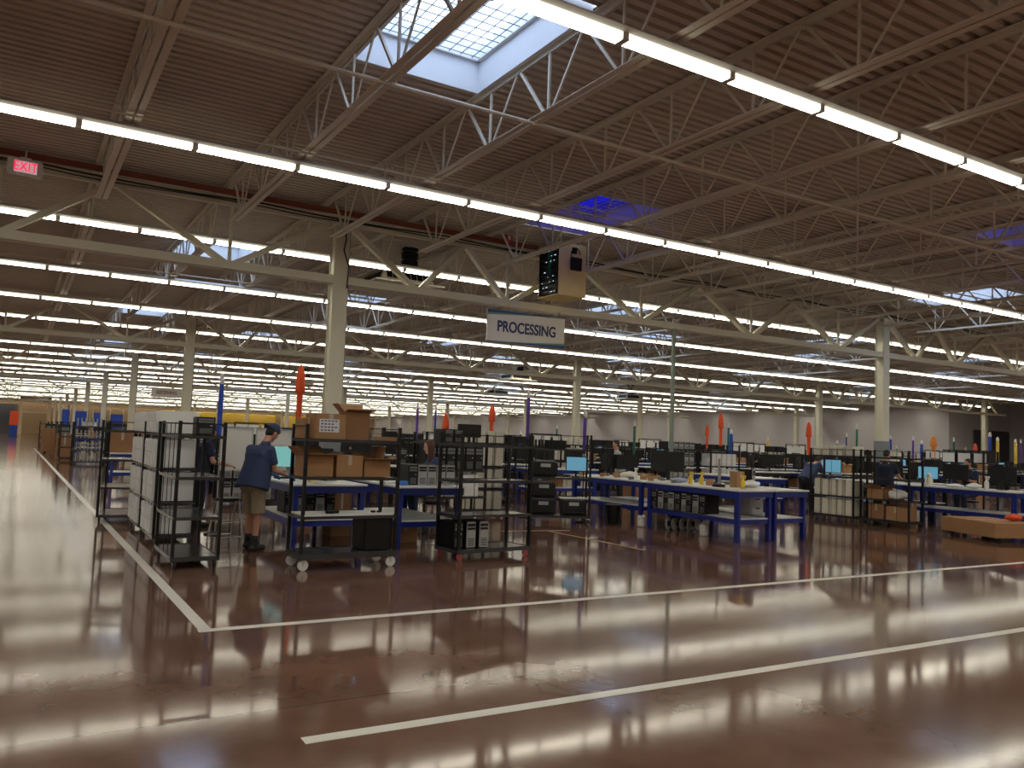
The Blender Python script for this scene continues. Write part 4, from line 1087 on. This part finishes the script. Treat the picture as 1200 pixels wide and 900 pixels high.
    if cloth.get('gloves'):
        for s_ in cloth['gloves']:
            w_ = P['wr_'+s_]; hdv = (P['hand_'+s_]-w_).normalized(); pn = Vector((0,0,-1)); pn = (pn-hdv*pn.dot(hdv)).normalized(); la = hdv.cross(pn).normalized(); sg = 1 if s_ == 'r' else -1
            c = MB(); cap_mesh(c, w_-hdv*.03, w_+hdv*.02, .034, .033, flat=1)
            for q in (-.024, -.008, .008, .024): cap_mesh(c, w_+la*q*.6+hdv*.01, w_+hdv*.085+la*q, .018, .0145, n=8)
            for q, ln in zip((-.03, -.01, .01, .03), ((.066, .076, .08, .07), (.07, .08, .076, .066))[s_ == 'r']):
                a0 = w_+hdv*.085+la*q*.95; a1 = a0+hdv*ln*.5+pn*ln*.15+la*q*.1; a2 = a1+hdv*ln*.34+pn*ln*.38
                cap_mesh(c, a0, a1, .0118, .0108, n=8); cap_mesh(c, a1, a2, .0108, .0095, n=8)
            ts = la*(-sg*.03); t0 = w_+hdv*.03+ts*.7; t1 = t0+hdv*.035+ts*.9+pn*.012; t2 = t1+hdv*.034+ts*.1+pn*.013
            cap_mesh(c, t0, t1, .015, .0125, n=8); cap_mesh(c, t1, t2, .0125, .011, n=8)
            fused(c, 'glove', GLOVE, t, .005, 2)
    return t
stand = dict(pelvis=(0,-.02,.93), chest=(0,.06,1.27), neck=(0,.10,1.46), head=(0,.19,1.60), face=(0,.85,-.5),
             sh_l=(-.19,.06,1.38), sh_r=(.19,.06,1.38), el_l=(-.24,.12,1.10), el_r=(.24,.12,1.10), wr_l=(-.16,.36,1.05), wr_r=(.16,.36,1.05), hand_l=(-.13,.48,1.03), hand_r=(.13,.48,1.03),
             kn_l=(-.12,.0,.50), kn_r=(.12,.0,.50), an_l=(-.14,-.04,.09), an_r=(.14,-.04,.09))
# the man in a cap: weight on both feet, left foot slightly forward, bent over the bench to his right hand side of the picture
p1 = dict(stand); p1.update(pelvis=(0,-.03,.94), chest=(0,.07,1.29), neck=(.02,.13,1.48), head=(.03,.23,1.62), face=(.12,.8,-.55), an_l=(-.16,.07,.09), kn_l=(-.13,.05,.5), an_r=(.13,-.09,.09), kn_r=(.12,-.03,.5),
          wr_l=(-.13,.40,1.04), wr_r=(.19,.42,1.03), hand_l=(-.09,.52,1.0), hand_r=(.17,.54,.99))
person((2.93, 11.62, 0), R(-62), 'man in backward cap, navy t-shirt and khaki shorts bending over the blue bench', p1, dict(shirt=NAVY, trousers=KHAKI, shorts=1, cap=1, backward=1, gloves='lr', voxel=.009, fat=1.22, hem=.10))
p2 = dict(stand); p2.update(wr_r=(.2,.40,1.04), hand_r=(.19,.52,1.02))
person((2.74, 14.6, 0), R(-80), 'worker in navy shirt and black trousers mostly hidden behind the left carts', p2, dict(shirt=DNAVY, trousers=BTROU, voxel=.012, fat=1.1))
sit = dict(pelvis=(0,-.05,.66), chest=(0,.0,1.0), neck=(0,.04,1.19), head=(0,.08,1.345), face=(.15,.95,-.2),
           sh_l=(-.17,.0,1.11), sh_r=(.17,.0,1.11), el_l=(-.21,.1,.88), el_r=(.21,.1,.88), wr_l=(-.14,.33,.96), wr_r=(.14,.33,.96), hand_l=(-.1,.45,.965), hand_r=(.1,.45,.965),
           kn_l=(-.12,.38,.66), kn_r=(.12,.36,.66), an_l=(-.12,.33,.25), an_r=(.14,.28,.25))
def stool(loc, label):
    t = thing('stool', loc, 0, label, 'stool')
    MB().lathe([(.17, .50), (.19, .51), (.19, .54), (.17, .55)], n=24).build('seat', BLACK, t)
    f = MB()
    for a in range(4): x, y = math.cos(a*math.pi/2+.78), math.sin(a*math.pi/2+.78); f.tube([(x*.23, y*.23, 0), (x*.12, y*.12, .5)], .012, 8)
    f.tube([(.19*math.cos(a*.524), .19*math.sin(a*.524), .16) for a in range(13)], .009, 6)
    f.build('legs', CHROME, t)
s2 = {k: (v[0], v[1], v[2]+.13) if k not in ('face', 'an_l', 'an_r') else v for k, v in sit.items()}
s2['kn_l'] = (-.12,.36,.68); s2['kn_r'] = (.12,.34,.68)
person((6.20, 12.75, 0), R(82), 'woman with long brown hair seated at the second blue bench, facing left', s2, dict(shirt=NAVY, trousers=JEAN, hair=HAIRB, long=1, skin=SKIN2, voxel=.010, fat=.95, sleeve=1.3))
stool((6.25, 12.75, .0), 'black topped stool under the seated woman')
p4 = dict(stand); p4.update(head=(0,.16,1.62), el_l=(-.29,.10,1.12), el_r=(.30,.12,1.10), wr_l=(-.2,.34,1.02), wr_r=(.34,.34,1.02), hand_l=(-.17,.46,1.0), hand_r=(.36,.46,1.0))
person((18.05, 12.3, 0), R(-72), 'standing worker in dark navy shirt, back turned, right of the beige case cart', p4, dict(shirt=DNAVY, trousers=BTROU, voxel=.013, fat=1.08, hem=.1))
p5 = dict(stand); p5.update(pelvis=(0,-.1,.9), chest=(0,.16,1.18), neck=(0,.30,1.32), head=(0,.42,1.40), face=(0,.7,-.7), sh_l=(-.19,.2,1.28), sh_r=(.19,.2,1.28), el_l=(-.24,.32,1.02), el_r=(.24,.32,1.02), wr_l=(-.16,.55,1.0), wr_r=(.16,.55,1.0), hand_l=(-.12,.67,.98), hand_r=(.12,.67,.98))
person((18.15, 14.6, 0), R(-88), 'worker in navy shirt bending low behind the cart of beige cases', p5, dict(shirt=NAVY, trousers=BTROU, voxel=.013, fat=1.05))
person((20.75, 11.75, 0), R(80), 'worker with dark hair seated facing the camera behind the bench at the right', s2, dict(shirt=DNAVY, trousers=JEAN, voxel=.013, sleeve=.8))
stool((20.78, 11.75, 0), 'black topped stool under the worker seated at the right')
p6 = dict(stand); p6.update(face=(0,1,-.1), head=(0,.12,1.63))
person((14.5, 18.0, 0), R(60), 'distant worker in pale shirt beyond the middle of the long benches', p6, dict(shirt=mat('pale_cotton', (.45,.47,.5), .8), trousers=BTROU, voxel=.016))
person((28.9, 26.0, 0), R(70), 'distant dark haired worker left of the second row column', p6, dict(shirt=BTROU, trousers=BTROU, voxel=.018))
t = thing('standing_panel', (.07, 105, 0), 0, 'tiny far orange over blue standing panel at the end of the left aisle', 'panel')
MB().box(-.42, .42, -.05, .05, 1.25, 2.8).build('orange_part', ORNG, t, bevel=.01); MB().box(-.36, .36, -.05, .05, .05, 1.25).build('blue_part', BLUF, t); MB().box(-.45, .45, -.3, .3, 0, .05).build('foot', DARK, t)

# ------------------------------------------------------------------ benches, carts and computers further back
def notice_frame():
    t = proto('notice_board', 'notice board')
    f = MB()
    for x in (-.5, .5): f.box(x-.012, x+.012, -.012, .012, 0, 1.85)
    f.box(-.5, .5, -.012, .012, 1.83, 1.855).box(-.5, .5, -.012, .012, 1.5, 1.515)
    for x in (-.5, .5): f.box(x-.02, x+.02, -.22, .22, 0, .03)
    f.build('frame', BLACK, t)
    for k, x in enumerate((-.33, 0, .33)): MB().box(x-.12, x+.12, -.018, -.013, 1.53+.03*(k % 2), 1.80).build('sheet', PAPER, t)
    return t
P_N = notice_frame()
def tote():
    t = proto('storage_tote', 'tote')
    MB().box(-.26, .26, -.2, .2, 0, .34).build('body', DARK, t, bevel=.02); MB().box(-.275, .275, -.215, .215, .34, .37).build('lid', MIDG, t, bevel=.01)
    return t
P_TOTE = tote()
P_DB = bench_proto(2.2, .8)
for o in P_DB.children:
    if o.name.split('.')[0] in ('apron', 'leg', 'shelf_rails'): o.data.materials.clear(); o.data.materials.append(BLACK)
    if o.name.split('.')[0] == 'lower_shelf': o.data.materials.clear(); o.data.materials.append(SHEET)
rn = random.Random(21)
rows = [(18.6, 4.9, 34), (21.5, 5.4, 44), (25.0, 5.9, 48), (29.0, 6.8, 52), (34.0, 7.4, 53), (40.5, 5.0, 53), (48.5, 3.9, 53), (58, 4.1, 53), (70, 4.1, 40)]
COLS = [(x, y) for x in COLX for y in ROWY]
keep = [(14.5, 18.0), (28.9, 26.0)] + [tuple(o.location[:2]) for o in COL.objects if o.parent is None and o.name.split('.')[0] in ('marker_pole',)]
ord_ = ['first', 'second', 'third', 'fourth', 'fifth', 'sixth', 'seventh', 'eighth', 'ninth']
for ri, (y, xs, xe) in enumerate(rows):
    x = xs; k = 0
    lim = min(xe, y*2.05)
    L_ = '%s row of stations behind the long island' % ord_[ri]; 
    while x < lim:
        yy = y+rn.uniform(-.15, .15)
        clear = lambda x0, r: all(abs(x0-q[0]) > r or abs(yy-q[1]) > .75 for q in COLS+keep)
        r_ = rn.random(); far = ri > 4
        if not clear(x, 1.25):
            x += .6; continue
        if r_ < .62:
            blue = rn.random() < .45
            place(P_BS if blue else P_DB, (x, yy, 0), 0, ('blue' if blue else 'black') + ' framed bench in the ' + L_, ('blue' if blue else 'black')+' benches, '+ord_[ri]+' row', (1, .75, 1) if blue else (1, 1, 1))
            z = .922
            for dx in ((-.62, .1, .7) if rn.random() < .5 else (-.3, .55)):
                q = rn.random()
                if q < .62: place(P_MO, (x+dx, yy+.05, z), R(180)+rn.uniform(-.5, .5), 'black backed monitor in the '+L_, 'monitors, '+ord_[ri]+' row', (1.05, 1, 1.1))
                elif q < .70 : place(P_MC, (x+dx, yy+.1, z), rn.uniform(-.5, .2), 'cyan lit monitor in the '+L_, 'lit monitors, '+ord_[ri]+' row')
                elif q < .85: place(P_TB, (x+dx, yy, z), rn.uniform(-.2, .2), 'black tower on a bench in the '+L_, 'towers, '+ord_[ri]+' row')
                else: place((P_B1, P_B2)[int(rn.random() < .5)], (x+dx, yy, z), rn.uniform(-.3, .3), 'cardboard box on a bench in the '+L_, 'boxes, '+ord_[ri]+' row', (.8, .8, 1))
            if not far:
                for q in range(3):
                    if rn.random() < .75: place((P_TB, P_TS, P_B3)[rn.randrange(3)], (x-.7+.55*q, yy-.02, .422), rn.uniform(-.1, .1), 'item stored under a bench in the '+L_, 'stored items, '+ord_[ri]+' row', (.8, .8, .85))
            if rn.random() < .5: place(P_N, (x+.1, yy+.75, 0), 0, 'black frame of white notices in the '+L_, 'notice frames, '+ord_[ri]+' row')
            x += 2.35
        elif r_ < .92:
            place(P_CART, (x-.45, yy, 0), 0, 'black shelf cart in the '+L_, 'carts, '+ord_[ri]+' row')
            pr = (P_TB, P_TC, P_TS, P_TW, P_TB)[rn.randrange(5)]
            for z in ZS[:]:
                if ri > 1:
                    if rn.random() < .8:
                        for q in (-.3, .3): place(P_TOTE, (x-.45+q, yy, z+.007), 0, 'plastic tote on a cart in the '+L_, 'totes, '+ord_[ri]+' row', (1, 1, 1 if z < 1.3 else .6))
                elif rn.random() < .7:
                    for q in range(5): place(pr, (x-.45-.44+.215*q*(1 if not far else 1.9), yy, z+.007), 0, 'computer tower on a cart in the '+L_, 'carted towers, '+ord_[ri]+' row', (1 if not far else 1.8, 1, .9 if z < 1.3 else .5))
            x += 1.6
        else:
            place(P_B3, (x-.7, yy, 0), rn.uniform(-.2, .2), 'large cardboard box on the floor in the '+L_, 'floor boxes, '+ord_[ri]+' row', (1.3, 1.3, 1.8))
            x += 1.3
        k += 1
# along the left aisle
place(P_CART, (2.75, 37.6, 0), 0, 'black cart of silver striped laptops far down the left aisle, near side')
place(P_CART, (2.75, 38.6, 0), 0, 'black cart of silver striped laptops far down the left aisle, far side')
for z in ZS:
    for q in range(8): 
        for yy in (37.6,): 
            o = MB().box(-.012, .012, -.18, .18, 0, .32).build('laptop', SILV, None, (2.25+.14*q, yy, z+.007), 0); tag(o, 'silver laptop standing on edge on the far left aisle cart', 'laptop', 'laptops on the aisle cart')
t = thing('wooden_crate', (2.0, 51.6, 0), 0, 'brown plywood crate far down the left aisle beside the tape', 'crate')
MB().box(-.52, .52, -.5, .5, .1, 1.35).build('box', CARD2, t, bevel=.01); m = MB()
for x in (-.45, 0, .45): m.box(x-.05, x+.05, -.5, .5, 0, .1)
m.build('skids', DARK, t); MB().box(-.1, .1, -.505, -.5, .7, .85).build('label', PAPER, t)
place(P_BS, (3.0, 24.4, 0), 0, 'blue bench behind the empty left cart carrying a big cardboard box', scale=(.7, .8, 1))
place(P_B3, (2.52, 24.4, .922), R(3), 'big cardboard box on the bench behind the empty left cart', scale=(1.05, 1.0, 1.35))
rn = random.Random(5)
for k in range(14):
    y = 41.5+k*2.1
    if abs(y-51.6) < 1.6: continue
    x = 2.0+rn.uniform(-.15, .2)
    if k % 3 == 0: place(P_CART, (x, y, 0), R(90), 'black cart in the dark row along the far left aisle', 'carts along the far aisle')
    elif k % 3 == 1: place(P_B3, (x, y, 0), 0, 'cardboard box in the dark row along the far left aisle', 'boxes along the far aisle', (1.3, 1.5, 2.6))
    else: place(P_TB, (x, y, 0), 0, 'tall black unit in the dark row along the far left aisle', 'units along the far aisle', (3, 2, 3.8))
for k, (x, w__) in enumerate(((2.8, .45), (3.7, .7), (4.75, .6), (5.9, .8))):
    t = thing('blue_banner', (x+.1, 60.8+k*.3, 0), 0, ('first', 'second', 'third', 'rightmost')[k]+' of the four blue banners standing far down the left side', 'banner')
    MB().box(-w__/2, w__/2, -.02, .02, 1.3, 2.55-.06*k).build('cloth', BLUF, t); m = MB()
    for s_ in (-1, 1): m.box(s_*w__/2-.02, s_*w__/2+.02, -.02, .02, .05, 2.7)
    m.box(-w__/2-.02, w__/2+.02, -.3, .3, 0, .05); m.build('stand', CREAM, t)
# leftover prototypes that were never placed
for p_ in PROTOS:
    if not p_.get('_used'):
        for o in [p_]+list(p_.children_recursive): bpy.data.objects.remove(o)
for o in COL.objects:
    if '_used' in o: del o['_used']
